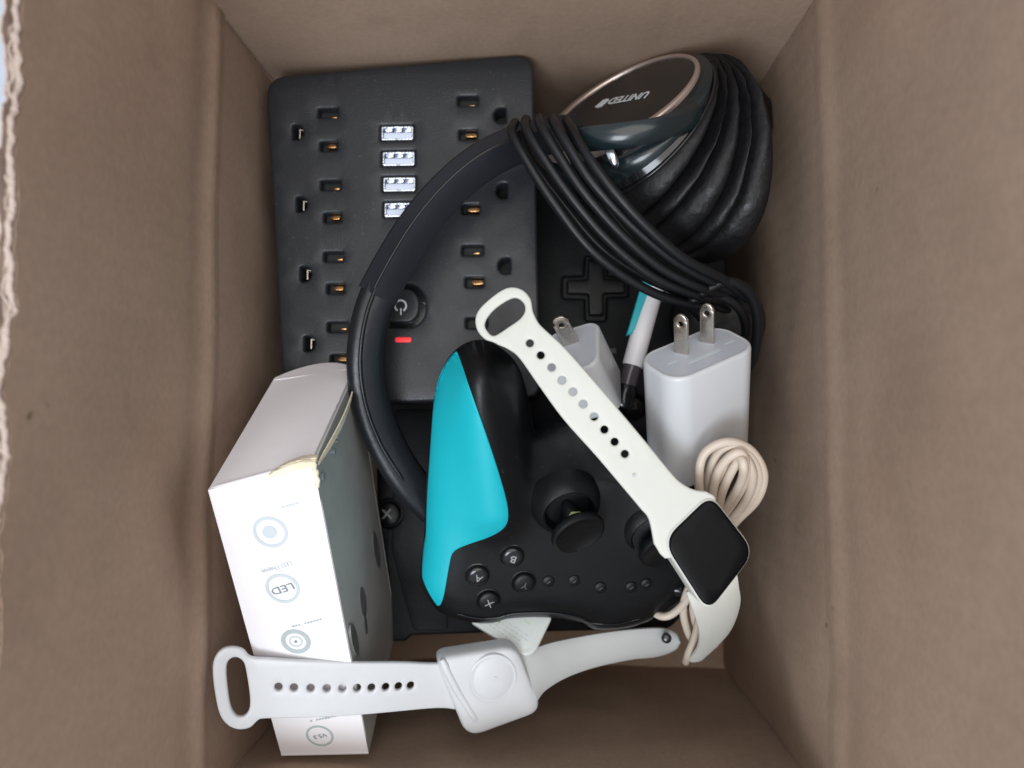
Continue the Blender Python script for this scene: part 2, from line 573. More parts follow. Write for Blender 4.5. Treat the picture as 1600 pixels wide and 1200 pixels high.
def railribbon(ra, rb, th, name, m, fr, parent, n=10, cross=6, dome=0.0):
    A = [np.array(p) for p in pxpath(ra, n)]; B = [np.array(p) for p in pxpath(rb, n)]
    k = min(len(A), len(B)); vs = []; fs = []
    for i in range(k):
        a, b = A[i], B[i]
        ta = A[min(i + 1, k - 1)] - A[max(i - 1, 0)] + B[min(i + 1, k - 1)] - B[max(i - 1, 0)]
        nn = np.cross(b - a, ta); nn /= np.linalg.norm(nn)
        if nn[2] < 0: nn = -nn
        loop = []
        for j in range(cross + 1):
            t = j / cross
            e = min(t, 1 - t) * 2
            loop.append(a + (b - a) * t + nn * (th / 2 * min(1, 0.45 + e * 2.2) + dome * math.sin(math.pi * t)))
        for j in range(cross, -1, -1):
            t = j / cross
            e = min(t, 1 - t) * 2
            loop.append(a + (b - a) * t - nn * (th / 2 * min(1, 0.45 + e * 2.2) - dome * math.sin(math.pi * t)))
        vs += loop
    K = 2 * (cross + 1)
    for i in range(k - 1):
        for j in range(K):
            p, q = i * K + j, i * K + (j + 1) % K
            fs.append((p, q, q + K, p + K))
    fs.append(tuple(range(K))[::-1]); fs.append(tuple((k - 1) * K + j for j in range(K)))
    return mesh(name, [fr.loc(v) for v in vs], fs, m, parent, 50)


def to_local(fr, vf):
    vs, fs = vf
    return [fr.loc(v) for v in vs], fs


def text(name, body, size, x, y, rot, m, parent, z=0.1, zf=None, align='CENTER', shear=0.0, sx=1.0, ext=0.04, bold=0.0):
    cu = bpy.data.curves.new(name, 'FONT')
    cu.body = body; cu.size = size * S; cu.align_x = align; cu.align_y = 'CENTER'
    cu.extrude = ext * S; cu.shear = shear; cu.resolution_u = 3; cu.offset = bold * S
    tmp = bpy.data.objects.new('tmp', cu); COL.objects.link(tmp)
    dg = bpy.context.evaluated_depsgraph_get(); dg.update()
    me = bpy.data.meshes.new_from_object(tmp.evaluated_get(dg))
    bpy.data.objects.remove(tmp); bpy.data.curves.remove(cu)
    me.name = name
    c, s_ = math.cos(math.radians(rot)), math.sin(math.radians(rot))
    for v in me.vertices:
        a, b = v.co.x * sx, v.co.y
        X = x * S + a * c - b * s_; Y = y * S + a * s_ + b * c
        Z = (zf(X / S, Y / S) if zf else z) * S + v.co.z
        if zf: Z += z * S
        v.co = (X, Y, Z)
    me.materials.clear(); me.materials.append(m)
    o = bpy.data.objects.new(name, me); COL.objects.link(o); o.parent = parent
    return o


ID = Frame((0, 0, 0))

# ============================================================ ground
gv = [(-3000, -3000, -20), (3000, -3000, -20), (3000, 3000, -20), (-3000, 3000, -20)]
g = mesh('ground', gv, [(0, 1, 2, 3)], M['table'], None, 0)
g['kind'] = 'structure'

# ============================================================ cardboard box
XL, XR, YB, YT, ZC, ZF = -118.0, 97.0, -131.5, 150.5, 142.0, -12.0
box = thing('cardboard_box', 'open brown corrugated cardboard box holding all the gadgets', 'box', ID)


def fb(x, y, z, sc_=0.012):
    return noise.fractal(Vector((x * sc_, y * sc_, z * sc_)), 1.0, 2.0, 3)


def panel(name, uv, u0, u1, v0, v1, inward, m, th=4.0, step=4.0, disp=None, top_disp=None):
    """uv(u,v)->point on the inner face; inward = unit vector to the box's inside"""
    nu = max(2, int((u1 - u0) / step)); nv = max(2, int((v1 - v0) / step))
    inw = np.array(inward, float)
    vs = []; fs = []
    for layer in (0, 1):
        for j in range(nv + 1):
            for i in range(nu + 1):
                u = u0 + (u1 - u0) * i / nu; v = v0 + (v1 - v0) * j / nv
                if top_disp: v = v + top_disp(u, v)
                p = np.array(uv(u, v), float)
                d = disp(u, v) if disp else 0.0
                p = p + inw * (d - layer * th)
                vs.append(tuple(p))
    K = (nu + 1) * (nv + 1)
    ix = lambda l, j, i: l * K + j * (nu + 1) + i
    for j in range(nv):
        for i in range(nu):
            fs.append((ix(0, j, i), ix(0, j, i + 1), ix(0, j + 1, i + 1), ix(0, j + 1, i)))
            fs.append((ix(1, j + 1, i), ix(1, j + 1, i + 1), ix(1, j, i + 1), ix(1, j, i)))
    for j in range(nv):
        fs.append((ix(0, j, 0), ix(0, j + 1, 0), ix(1, j + 1, 0), ix(1, j, 0)))
        fs.append((ix(0, j + 1, nu), ix(0, j, nu), ix(1, j, nu), ix(1, j + 1, nu)))
    for i in range(nu):
        fs.append((ix(0, 0, i + 1), ix(0, 0, i), ix(1, 0, i), ix(1, 0, i + 1)))
        fs.append((ix(0, nv, i), ix(0, nv, i + 1), ix(1, nv, i + 1), ix(1, nv, i)))
    return mesh(name, vs, fs, m, box, 50)


def crease(v, at, a=1.6, wd=4.0):
    """scored fold: a ridge with a shallow groove above it"""
    return a * math.exp(-((v - at) / wd) ** 2) - a * 0.8 * math.exp(-((v - at - 9) / 6) ** 2)


panel('bottom_panel', lambda u, v: (u, v, ZF), XL - 4, XR + 4, YB - 4, YT + 4, (0, 0, 1), M['kraft'], disp=lambda u, v: 0.6 * fb(u, v, 3))


rng = random.Random(9)


def torn(u, k):
    return (2.4 * noise.noise(Vector((u * 0.055, k * 7.1, 0))) + 1.4 * noise.noise(Vector((u * 0.21, k * 3.3, 4)))
            + 0.9 * noise.noise(Vector((u * 0.7, k, 9))) * (1 if k else 0.6))


def left_flap_disp(u, v):
    dent = -2.2 * math.exp(-(((u + 30) / 24) ** 2 + ((v - 150) / 18) ** 2))
    return 1.3 * fb(u, v, 8) + crease(v, ZC + 2, 0.7, 3.4) + dent


# left wall and its upright flap (one sheet folded at the score)
def left_uv(u, v):
    fl = max(0, v - ZC)
    return (XL - 0.033 * fl, u, v)


panel('side_wall', left_uv, YB + 0.5, YT - 2.4, ZF + 0.5, ZC - 4, (1, 0, 0), M['kraft'],
      disp=lambda u, v: left_flap_disp(u, v))


panel('side_flap', left_uv, YB - 60, YT + 50, ZC - 4.01, 238.2, (1, 0, 0), M['kraft'], th=0.5, disp=left_flap_disp,
      top_disp=lambda u, v: (torn(u, 0) * 0.9 - 0.4) * max(0, (v - 225) / 13.2), step=2.0)
# torn rim: liner sheets and the fluted medium between them, seen from above
def rim_sheet(name, offs, zlo, zhi, k, th, wavef, m):
    vs = []; fs = []; n = 420
    us = [YB - 60 + (YT - YB + 110) * i / n for i in range(n + 1)]
    zs = [0, .5, .8, 1.0]
    for u in us:
        top = zhi + torn(u, k)
        for t in zs:
            z = zlo + (top - zlo) * t
            x = XL - 0.033 * (z - ZC) + offs + wavef(u, t)
            vs.append((x, u, z)); vs.append((x - th, u, z))
    K = len(zs) * 2
    for i in range(n):
        for j in range(len(zs) - 1):
            a = i * K + j * 2
            fs.append((a, a + K, a + K + 2, a + 2)); fs.append((a + 1, a + 3, a + K + 3, a + K + 1))
        a = i * K + (len(zs) - 1) * 2
        fs.append((a, a + K, a + K + 1, a + 1))
        a = i * K
        fs.append((a, a + 1, a + K + 1, a + K))
    return mesh(name, vs, fs, m, box, 60)


curl = lambda u, t: left_flap_disp(u, 230) - 0.1
rim_sheet('inner_liner', -0.5, 226, 239.0, 0, 0.9, curl, M['kraft'])
# frayed pale lip where the liner tore
lip = []
for i_ in range(900):
    u = YB - 60 + (YT - YB + 110) * i_ / 900
    z_ = 238.6 + torn(u, 0) + 0.25 * noise.noise(Vector((u * 2.3, 4, 4)))
    lip.append((XL - 0.033 * (z_ - ZC) + left_flap_disp(u, 230) - 0.9, u, z_))
mesh('torn_lip', *sweep(lip, lambda t: [(0.75 * math.cos(2 * math.pi * k / 7) * (1 + 0.5 * noise.noise(Vector((t * 160, 0, 0)))), 0.6 * math.sin(2 * math.pi * k / 7)) for k in range(7)], (0, 0, 1)), M['kraft_edge'], box, 60)
# crushed paper filling most of the space between the liners
vs = []; fs = []; n_u, n_x = 460, 7
for i_ in range(n_u + 1):
    u = YB - 60 + (YT - YB + 110) * i_ / n_u
    for k in range(n_x + 1):
        x_ = -0.6 - 4.4 * k / n_x
        pit = max(0, noise.noise(Vector((u * 0.13, k * 0.5, 2))) - 0.12) * 22
        z_ = 236.2 + 1.8 * noise.noise(Vector((u * 0.3, k * 0.6, 6))) + 0.6 * noise.noise(Vector((u * 1.1, k, 1))) - pit
        vs.append((XL - 0.033 * (z_ - ZC) + x_ + left_flap_disp(u, 230), u, z_))
for i_ in range(n_u):
    for k in range(n_x):
        a = i_ * (n_x + 1) + k
        fs.append((a, a + 1, a + n_x + 2, a + n_x + 1))
K = len(vs)
vs += [(x, y, z - 3) for x, y, z in vs]
fs += [tuple(K + q for q in reversed(f)) for f in fs]
mesh('crushed_core', vs, fs, M['kraft_edge'], box, 60)
rim_sheet('corrugated_flute', -2.2, 222, 236.5, 1, 0.6,
          lambda u, t: 1.3 * fb(u, 232, 8) + (1.0 + 0.9 * noise.noise(Vector((u * .05, 5, 1)))) * math.sin(u * 2 * math.pi / 11.5 + 2.6 * noise.noise(Vector((u * .04, 1, 1)))) + 0.7 * noise.noise(Vector((u * .25, t * 2, 3))), M['kraft_edge'])
rim_sheet('outer_liner', -4.3, 160, 237.5, 2, 0.6, lambda u, t: 1.3 * fb(u, 232, 8) * t, M['kraft_edge'])


def right_flap_disp(u, v):
    bend = 1.6 * math.exp(-((u + 110 + (v - 142) * 0.5) / 16) ** 2) * 0.8
    return 1.6 * fb(u, v, 30) + crease(v, ZC + 3, 0.5, 3.0) + bend


# right wall + flap
def right_uv(u, v):
    fl = max(0, v - ZC)
    return (XR + 0.05 * fl, u, v)


panel('side_wall', right_uv, YB + 0.5, YT - 0.5, ZF + 0.5, ZC - 4, (-1, 0, 0), M['kraft'],
      disp=right_flap_disp)


panel('side_flap', right_uv, YB - 60, YT + 50, ZC - 4.01, 262, (-1, 0, 0), M['kraft'], disp=right_flap_disp)


# end walls
def top_disp(u, v):
    return 0.9 * fb(u, v, 50) + 1.0 * math.exp(-((u - 32 - v * 0.05) / 3.0) ** 2)


panel('end_wall', lambda u, v: (u, YT, v), XL - 4, XR + 4, ZF + 0.5, 156, (0, -1, 0), M['kraft_x'], disp=top_disp)
panel('end_wall', lambda u, v: (u, YB, v), XL - 4, XR + 4, ZF + 0.5, 156, (0, 1, 0), M['kraft_x'],
      disp=lambda u, v: 1.6 * fb(u, v, 70) + 1.5 * math.exp(-((u + 62 - v * .25) / 9) ** 2))
panel('end_flap', lambda u, v: (u, YT + (v - 156) * 0.8, v), XL - 2, XR + 2, 156.01, 215, (0, -1, 0), M['kraft_x'], disp=lambda u, v: fb(u, v, 5))
panel('end_flap', lambda u, v: (u, YB - (v - 156) * 1.6, v), XL - 2, XR + 2, 156.01, 200, (0, 1, 0), M['kraft_x'], disp=lambda u, v: fb(u, v, 6))

# ============================================================ black game console (lowest layer)
fr = Frame(W(880, 640, 68))
con = thing('game_console', 'flat black plastic game console with raised cross and X button lying under everything', 'console', fr)
out = roundpoly(fr.LL([(585, 560), (700, 262), (1128, 262), (1150, 640), (1128, 900), (1046, 984), (760, 990), (641, 994), (634, 1003), (592, 1004)]), 3.0)
cx0 = [(916, 400), (947, 402), (948, 432), (980, 433), (981, 462), (947, 463), (946, 500), (916, 500), (915, 466), (880, 465), (880, 433), (914, 432)]
crossh = roundpoly(fr.LL(cx0), 1.0, 3)
xb = fr.L(607, 803)
tb = fr.L(989, 636)
rec = [circ(xb[0], xb[1], 6.2, 26), circ(tb[0], tb[1], 5.4, 24)]
body = slab('body', out, 0, -79, M['console'], con, holes=[crossh] + rec, r=1.6, grid=7)
slab('recess_floor', roundpoly(fr.LL([(860, 385), (1010, 385), (1010, 515), (860, 515)]), 2), -2.6, -4, M['well'], con, r=0, grid=8)
for c in (xb, tb):
    slab('recess_floor', circ(c[0], c[1], 7.5), -2.6, -4, M['well'], con, r=0, grid=8)
cx1 = [(919, 405), (944, 406), (945, 436), (976, 437), (977, 458), (943, 459), (943, 493), (920, 493), (919, 460), (886, 459), (886, 438), (918, 437)]
slab('direction_cross', roundpoly(fr.LL(cx1), 0.7, 3), 0.9, -2.6, M['black_soft'], con, r=0.8, grid=3)
b1 = slab('face_button', circ(xb[0], xb[1], 5.4, 28), lambda x, y, d: 1.0 + 0.25 * min(d, 4), -2.6, M['black'], con, r=0.7, grid=2)
text('letter_print', 'X', 5.6, xb[0] - 0.3, xb[1], 4, M['legend'], b1, z=2.05, sx=1.1, bold=0.08)
b2 = slab('face_button', circ(tb[0], tb[1], 4.7, 24), lambda x, y, d: 1.0 + 0.2 * min(d, 4), -2.6, M['black'], con, r=0.7, grid=2)
tri = [(tb[0] - 2.3, tb[1] - 1.0), (tb[0] + 1.7, tb[1] - 0.9), (tb[0] + 0.7, tb[1] + 2.2)]
tri_i = [(tb[0] - 1.0, tb[1] - 0.4), (tb[0] + 0.9, tb[1] - 0.35), (tb[0] + 0.45, tb[1] + 1.0)]
slab('triangle_print', tri, 2.0, 1.8, M['legend_dim'], b2, holes=[tri_i], r=0, grid=5, step=1)
mk = fr.LL([(946, 545), (962, 544), (963, 552), (948, 553)])
slab('minus_print', mk, 0.06, -0.1, M['legend_dim'], con, r=0, grid=5)
# ridge line on its lower deck
slab('deck_plate', roundpoly(fr.LL([(618, 640), (700, 640), (700, 985), (646, 985), (612, 860)]), 2.0), 0.5, -0.5, M['console'], con, r=0.5, grid=6, holes=[circ(xb[0], xb[1], 6.6, 26)])

# ============================================================ power strip
fr = Frame(W(630, 350, 108), n=(0.0, 0.0, 1))
ps = thing('power_strip', 'black power strip with two columns of outlets, four usb ports and a lit red light', 'power strip', fr)
out = roundpoly(fr.LL([(414, 120), (833, 83), (846, 622), (443, 634)]), [9, 8, 7, 7], 7)
holes = []


def R4(cx, cy, w_, h_, rot=0.0):
    x, y = fr.L(cx, cy)
    return rrect(x, y, w_ / 3.955, h_ / 3.955, 0.35, rot, 2)


blades = [(512, 176, 0), (513, 228, 1), (516, 289, 0), (519, 340, 1), (521, 401, 0), (524, 451, 1), (527, 511, 0), (530, 562, 1),
          (731, 157, 0), (731, 210, 1), (733, 274, 0), (735, 327, 1), (738, 391, 0), (741, 441, 1), (744, 505, 0), (746, 556, 1)]
for bx, by, kd in blades:
    holes.append((R4(bx, by, 31 if kd == 0 else 27, 14), 'blade', bx, by))


def dshape(cx, cy, side):
    x, y = fr.L(cx, cy); r = 2.9; k = 0.9
    pts = [(-2.3, -r), (-2.3, r)] + [(-0.6 + r * math.cos(a) * k, r * math.sin(a)) for a in [math.pi / 2 - i * math.pi / 8 for i in range(9)]]
    return [(x + p[0] * side, y + p[1]) for p in pts]


for gx_, gy_ in ((466, 206), (472, 319), (478, 428), (484, 537)):
    holes.append((dshape(gx_, gy_, 1), 'ground', gx_, gy_))
for gx_, gy_ in ((780, 180), (783, 298), (787, 415), (790, 530)):
    holes.append((dshape(gx_, gy_, -1), 'ground', gx_, gy_))
usb = [(620, 207), (622, 247), (623, 287), (625, 327)]
for ux, uy in usb:
    holes.append((R4(ux, uy, 53, 24), 'usb', ux, uy))
# switch groove
swc = fr.L(628, 478)
g_out = roundpoly(fr.LL([(593, 446), (648, 444), (664, 462), (664, 494), (648, 511), (595, 512)]), 4.5, 5)
slab('body', out, 0, -38, M['strip'], ps, holes=[h[0] for h in holes] + [g_out], r=1.4, grid=6, step=2.2)
for h, kd, hx, hy in holes:
    x, y = fr.L(hx, hy)
    if kd == 'blade':
        o = slab('socket_slot', R4(hx, hy, 36, 19), -4.5, -6, M['well'], ps, r=0, grid=9)
        wdt = 15 if hx < 600 else 19
        off = 2 if hx < 600 else 3
        vs = R4(hx + off + 2, hy - (2 if hx < 600 else 1), wdt, 7.5)
        bright = (hy in (228, 340, 451, 562, 210, 327, 441, 556))
        slab('brass_contact', vs, lambda a, b, d, yy=y: -1.1 - 0.4 * (b - yy), -5, M['brass'] if bright else M['steel'] if False else M['brass'], o, r=0.25, grid=3) if bright else \
            slab('brass_contact', R4(hx + 5, hy + 1, 11, 3), -4.3, -5, M['brass'], o, r=0.2, grid=3)
    elif kd == 'ground':
        o = slab('ground_slot', circ(x, y, 4.0, 16), -9.5, -10.5, M['well'], ps, r=0, grid=9)
        if hx < 600:
            slab('ground_contact', rrect(x - 0.3, y + 0.2, 0.7, 4.2, 0.2), -2.6, -9.6, M['steel'], o, r=0.15, grid=3)
            slab('ground_contact', rrect(x + 0.4, y + 2.0, 1.8, 0.6, 0.2), -2.9, -9.6, M['steel'], o, r=0.1, grid=3)
    else:
        o = slab('usb_port', R4(hx, hy, 60, 31), -5.5, -7, M['usb'], ps, r=0, grid=9)
        slab('metal_shell', R4(hx, hy, 51, 22), -0.5, -5.6, M['usb'], o, holes=[R4(hx, hy, 46, 17)], r=0.15, grid=5)
        slab('tongue', R4(hx + 1, hy + 4.2, 46, 11), -0.7, -5.6, M['usb_white'], o, r=0.3, grid=4)
        for k in (-1, 0, 1):
            slab('spring_clip', R4(hx + 1 + k * 15, hy - 5.5, 12, 5.5, 8), -1.5, -5.6, M['usb'], o, r=0.2, grid=4)
slab('switch_groove', roundpoly(fr.LL([(588, 438), (655, 436), (670, 458), (670, 500), (655, 517), (590, 517)]), 4), -2.6, -4, M['black_gloss'], ps, r=0, grid=9)
b_in = roundpoly(fr.LL([(597, 453), (644, 451), (655, 466), (655, 490), (644, 503), (598, 504)]), 3.6, 5)
sb = slab('power_button', b_in, lambda x, y, d: 0.1, -2.5, M['strip'], ps, r=0.9, grid=3)
px_, py_ = fr.L(626, 478)
ring = [(px_ + 2.6 * math.cos(a), py_ + 2.6 * math.sin(a)) for a in np.linspace(math.radians(-58), math.radians(238), 26)]
ring += [(px_ + 1.9 * math.cos(a), py_ + 1.9 * math.sin(a)) for a in np.linspace(math.radians(238), math.radians(-58), 26)]
slab('power_symbol', ring, 0.17, 0.0, M['logo'], sb, r=0, grid=5, step=0.5)
slab('power_symbol', rrect(px_ + 0.15, py_ - 2.3, 0.55, 2.7, 0.1), 0.17, 0.0, M['logo'], sb, r=0, grid=5)
lx, ly = fr.L(630, 531)
slab('indicator_light', rrect(lx, ly, 6.6, 2.1, 0.8), 0.35, -1, M['led'], ps, r=0.4, grid=2)

# ============================================================ white package box (leaning against left wall)
RL, RR = W(325, 766, 166), W(489, 722, 168)            # nearest ridge
AL, AR = W(440, 1181, 112), W(576, 1178, 113)          # lower end of the printed face
BL, BR = W(428, 592, 117), W(556, 574, 115)            # far end of the end face
fr = Frame((RL + RR) / 2)
pk = thing('package_box', 'white glossy printed package box with torn corner leaning against left wall', 'package', fr)


def bilin(p00, p10, p01, p11, nu, nv, bulge=None):
    P = np.zeros((nv + 1, nu + 1, 3))
    for j in range(nv + 1):
        for i in range(nu + 1):
            u, v = i / nu, j / nv
            p = (p00 * (1 - u) + p10 * u) * (1 - v) + (p01 * (1 - u) + p11 * u) * v
            if bulge is not None: p = p + bulge(u, v)
            P[j, i] = p
    return P


def gridmesh(P):
    nv, nu = P.shape[0] - 1, P.shape[1] - 1
    vs = [fr.loc(P[j, i]) for j in range(nv + 1) for i in range(nu + 1)]
    fs = [(j * (nu + 1) + i, j * (nu + 1) + i + 1, (j + 1) * (nu + 1) + i + 1, (j + 1) * (nu + 1) + i) for j in range(nv) for i in range(nu)]
    return vs, fs


def nrm(a, b, c):
    n = np.cross(b - a, c - a); n /= np.linalg.norm(n)
    return n


nA = nrm(RL, AL, RR); nA = nA if nA[2] > 0 else -nA
nB = nrm(RL, BL, RR); nB = nB if nB[2] > 0 else -nB
CLl, CRr = BL + (AL - RL) * 0.97, BR + (AR - RR) * 0.97
CLl = BL + (AL - RL); CRr = BR + (AR - RR)


def bulA(u, v):
    e = math.sin(math.pi * u) * math.sin(math.pi * v)
    return nA * (0.9 * e + 0.5 * fb(u * 60, v * 120, 3) * e)


def bulB(u, v):
    far = (AL - RL) / np.linalg.norm(AL - RL) * -1.0
    out_ = (BL - RL) / np.linalg.norm(BL - RL)
    return nB * (1.6 * math.sin(math.pi * u) * math.sin(math.pi * v)) + out_ * (8.5 * (1 - (2 * u - 0.95) ** 2) * v ** 3) + nB * (-1.0 * v ** 3 * math.sin(math.pi * u))


PA = bilin(RL, RR, AL, AR, 10, 24, bulA)
PB = bilin(RL, RR, BL, BR, 10, 12, bulB)
PC = bilin(RR, BR, AR, CRr, 10, 20, lambda u, v: np.array([1.2 * math.sin(math.pi * u) * math.sin(math.pi * v), 0, 0]))
PD = bilin(RL, BL, AL, CLl, 2, 2)
PE = bilin(AL, AR, CLl, CRr, 2, 2)
PF = bilin(BL, BR, CLl, CRr, 2, 2)


def bevelled(P, name, m, inset=0.0):
    return mesh(name, *gridmesh(P), m, pk, 60)


def thick(P, n, th, name, m):
    """a card panel of thickness th"""
    v1, f1 = gridmesh(P)
    v2, f2 = gridmesh(P - n * th)
    nv, nu = P.shape[0] - 1, P.shape[1] - 1
    vs = v1 + v2; K = len(v1)
    fs = f1 + [tuple(K + i for i in reversed(q)) for q in f2]
    bd = [i for i in range(nu + 1)] + [j * (nu + 1) + nu for j in range(1, nv + 1)] + [nv * (nu + 1) + i for i in range(nu - 1, -1, -1)] + [j * (nu + 1) for j in range(nv - 1, 0, -1)]
    for i in range(len(bd)):
        a, b = bd[i], bd[(i + 1) % len(bd)]
        fs.append((b, a, K + a, K + b))
    return mesh(name, vs, fs, m, pk, 50)


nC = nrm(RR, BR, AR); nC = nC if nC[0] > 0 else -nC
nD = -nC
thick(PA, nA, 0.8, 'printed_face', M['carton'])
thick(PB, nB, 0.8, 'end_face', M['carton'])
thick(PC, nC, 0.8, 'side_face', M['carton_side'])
thick(PD, nD, 0.8, 'side_face', M['carton'])
nE = nrm(AL, AR, CLl); nE = nE if nE[1] < 0 else -nE
thick(PE, nE, 0.8, 'end_face', M['carton'])
nF = nrm(BL, BR, CLl); nF = nF if nF[2] < 0 else -nF
thick(PF, nF, 0.8, 'back_face', M['carton'])

# folded rounded ridges between the faces
def ridge(a, b, r, name, m, n=10):
    path = [a + (b - a) * k / n for k in range(n + 1)]
    vs, fs = tubev(path, r, 10)
    return mesh(name, [fr.loc(v) for v in vs], fs, m, pk, 60)


ridge(RL - nA * 0.9 - nB * .4, RR - nA * 0.9 - nB * .4 + (RL - RR) * 0.05, 0.95, 'folded_edge', M['carton'])
ridge(RR + (AR - RR) * .05 - nA * .8 - nC * .6, AR - nA * .8 - nC * .6, 0.85, 'folded_edge', M['carton'])
ridge(RL - nA * .8 + nC * .6, AL - nA * .8 + nC * .6, 0.85, 'folded_edge', M['carton'])

# lid flap edge that has come loose between end face and side face
u_ = (BR - RR)
pth = [RR + u_ * t + nC * (0.4 + 2.6 * math.sin(math.pi * t) ** 1.2) + nB * (-2.0 + 1.2 * math.sin(math.pi * t)) for t in np.linspace(0.04, 0.98, 16)]
vs = []; fs = []
for k, p in enumerate(pth):
    t = k / 15
    dn = (AR - RR) / np.linalg.norm(AR - RR)
    q = p + dn * 2.6 * math.sin(math.pi * min(1, t + .15)) - nC * 0.2
    vs += [fr.loc(p), fr.loc(q), fr.loc(q - nC * 0.5), fr.loc(p - nC * 0.5)]
for k in range(15):
    for j in range(4):
        a = k * 4 + j; b = k * 4 + (j + 1) % 4
        fs.append((a, b, b + 4, a + 4))
fs += [(3, 2, 1, 0), (60, 61, 62, 63)]
mesh('loose_flap', vs, fs, M['torn'], pk, 40, label='loose cream card flap edge along the side')

# torn corner: crumpled cream card
tv = []; tf = []
n_ = 14
ex = (RR - RL) / np.linalg.norm(RR - RL)
eb = (BR - RR) / np.linalg.norm(BR - RR)
ea = (AR - RR) / np.linalg.norm(AR - RR)
for j in range(n_ + 1):
    for i in range(n_ + 1):
        a = i / n_; b = j / n_                      # a along ridge (from the corner inward), b across
        wob = 0.8 * fb(i * 40, j * 40, 1, .02)
        p = RR - ex * (a * 15.5 + wob) + ex * 0.8
        lift = 2.6 * math.sin(math.pi * a) ** 0.7 * math.sin(math.pi * b) + 0.7 * fb(i * 55, j * 45, 7, .02) * math.sin(math.pi * b)
        arc = (1 - (2 * a - 0.8) ** 2 * 0.55)
        p = p + (eb * (b * 7.0 * arc - 1.2) + ea * max(0, (0.3 - b)) * 3) + (nA + nB) * 0.5 * (lift + 0.2)
        tv.append(fr.loc(p))
for j in range(n_):
    for i in range(n_):
        a = j * (n_ + 1) + i
        tf.append((a, a + 1, a + n_ + 2, a + n_ + 1))
K = len(tv)
tv2 = [(v[0], v[1], v[2] - 1.6) for v in tv]
bd = [i for i in range(n_ + 1)] + [j * (n_ + 1) + n_ for j in range(1, n_ + 1)] + [n_ * (n_ + 1) + i for i in range(n_ - 1, -1, -1)] + [j * (n_ + 1) for j in range(n_ - 1, 0, -1)]
tf2 = [tuple(K + i for i in reversed(q)) for q in tf] + [(bd[(i + 1) % len(bd)], bd[i], K + bd[i], K + bd[(i + 1) % len(bd)]) for i in range(len(bd))]
mesh('torn_corner', tv + tv2, tf + tf2, M['torn'], pk, 60, label='crumpled torn corner showing cream card')
# frayed bit down the side edge
fray = [RR + ea * s_ + nA * (0.3 * math.sin(s_)) + nC * (0.3 + 0.25 * math.sin(s_ * 2.1)) for s_ in np.linspace(0, 9, 12)]
mesh('torn_edge', [fr.loc(v) for v in tubev(fray, 0.8, 7)[0]], tubev(fray, 0.8, 7)[1], M['torn'], pk, 60)

# prints on the long face, in the face's own axes
frA = Frame((RL + RR) / 2, R=np.stack([ex, np.cross(nA, ex), nA], 1))
base_m = fr.matrix().inverted() @ frA.matrix()


def on_A(px, py):
    return frA.L(px, py, 1.0)


def pA(u, v):
    return (RL * (1 - u) + RR * u) * (1 - v) + (AL * (1 - u) + AR * u) * v + bulA(min(1, max(0, u)), min(1, max(0, v)))


def zA(x, y):
    """height of the slightly bulged card face above its base plane"""
    u, v = 0.5, 0.5
    for _ in range(7):
        q = pA(u, v) - frA.o
        ex_, ey_ = x - q @ frA.x, y - q @ frA.y
        a = (pA(u + .01, v) - pA(u - .01, v)) / .02; b = (pA(u, v + .01) - pA(u, v - .01)) / .02
        J = np.array([[a @ frA.x, b @ frA.x], [a @ frA.y, b @ frA.y]])
        du = np.linalg.solve(J, [ex_, ey_]); u += du[0]; v += du[1]
        u = min(1.2, max(-.2, u)); v = min(1.2, max(-.2, v))
    return float((pA(u, v) - frA.o) @ frA.z) + 0.18


def printA(name, outline, m, holes=(), grid=2.5):
    o = slab(name, outline, lambda x, y, d: zA(x, y) + 0.05, lambda x, y, d: zA(x, y) - 0.1, m, pk, holes=holes, r=0, grid=grid, step=0.8)
    o.matrix_local = base_m
    return o


def textA(body, size, px, py, m, rot=184, sx=1.0, bold=0.0):
    x, y = on_A(px, py)
    o = text('text_print', body, size, x, y, rot, m, pk, z=0.05, zf=zA, sx=sx, bold=bold)
    o.matrix_local = base_m
    return o


for (cx, cy, ro, ri, m1) in ((422, 832, 5.7, 4.6, 'ink_pale'), (442, 918, 5.8, 4.7, 'ink_pale'), (463, 1000, 5.2, 3.6, 'ink'), (500, 1148, 5.2, 4.4, 'ink')):
    x, y = on_A(cx, cy)
    printA('ring_print', circ(x, y, ro, 30, ro * 1.05), M[m1], holes=[circ(x, y, ri, 30, ri * 1.05)])
x, y = on_A(421, 832)
printA('disc_print', circ(x, y, 2.4, 18), M['ink_pale'])
x, y = on_A(463, 1000)
printA('disc_print', circ(x, y, 2.5, 18), M['ink_pale'], holes=[circ(x, y, 1.9, 18)])
printA('dot_print', circ(x, y, 0.55, 10), M['ink_dark'])
textA('LED', 4.0, 442, 918, M['ink_dark'], sx=1.25)
textA('LED Display', 2.3, 432, 886, M['ink_pale'])
textA('V5.3', 2.7, 500, 1148, M['ink_dark'], sx=1.1)


# unreadable faint caption lines
def caption(px, py, n, m, wd=1.0):
    x, y = on_A(px, py); xx = x - n * wd * 0.62
    for k in range(n):
        ww = wd * rng.uniform(0.6, 1.05)
        hh = rng.uniform(0.8, 1.3)
        if rng.random() > 0.12:
            printA('caption_print', rrect(xx, y, ww, hh * 0.7, 0.1, 4), m, grid=5)
        xx += wd * 1.25


caption(455, 790, 5, M['ink_pale'])
caption(480, 971, 11, M['ink'], 0.9)
caption(505, 1120, 12, M['ink'], 0.95)

# prints on the dark side face
frC = Frame(RR, R=np.stack([eb, np.cross(nC, eb), nC], 1))
base_c = fr.matrix().inverted() @ frC.matrix()


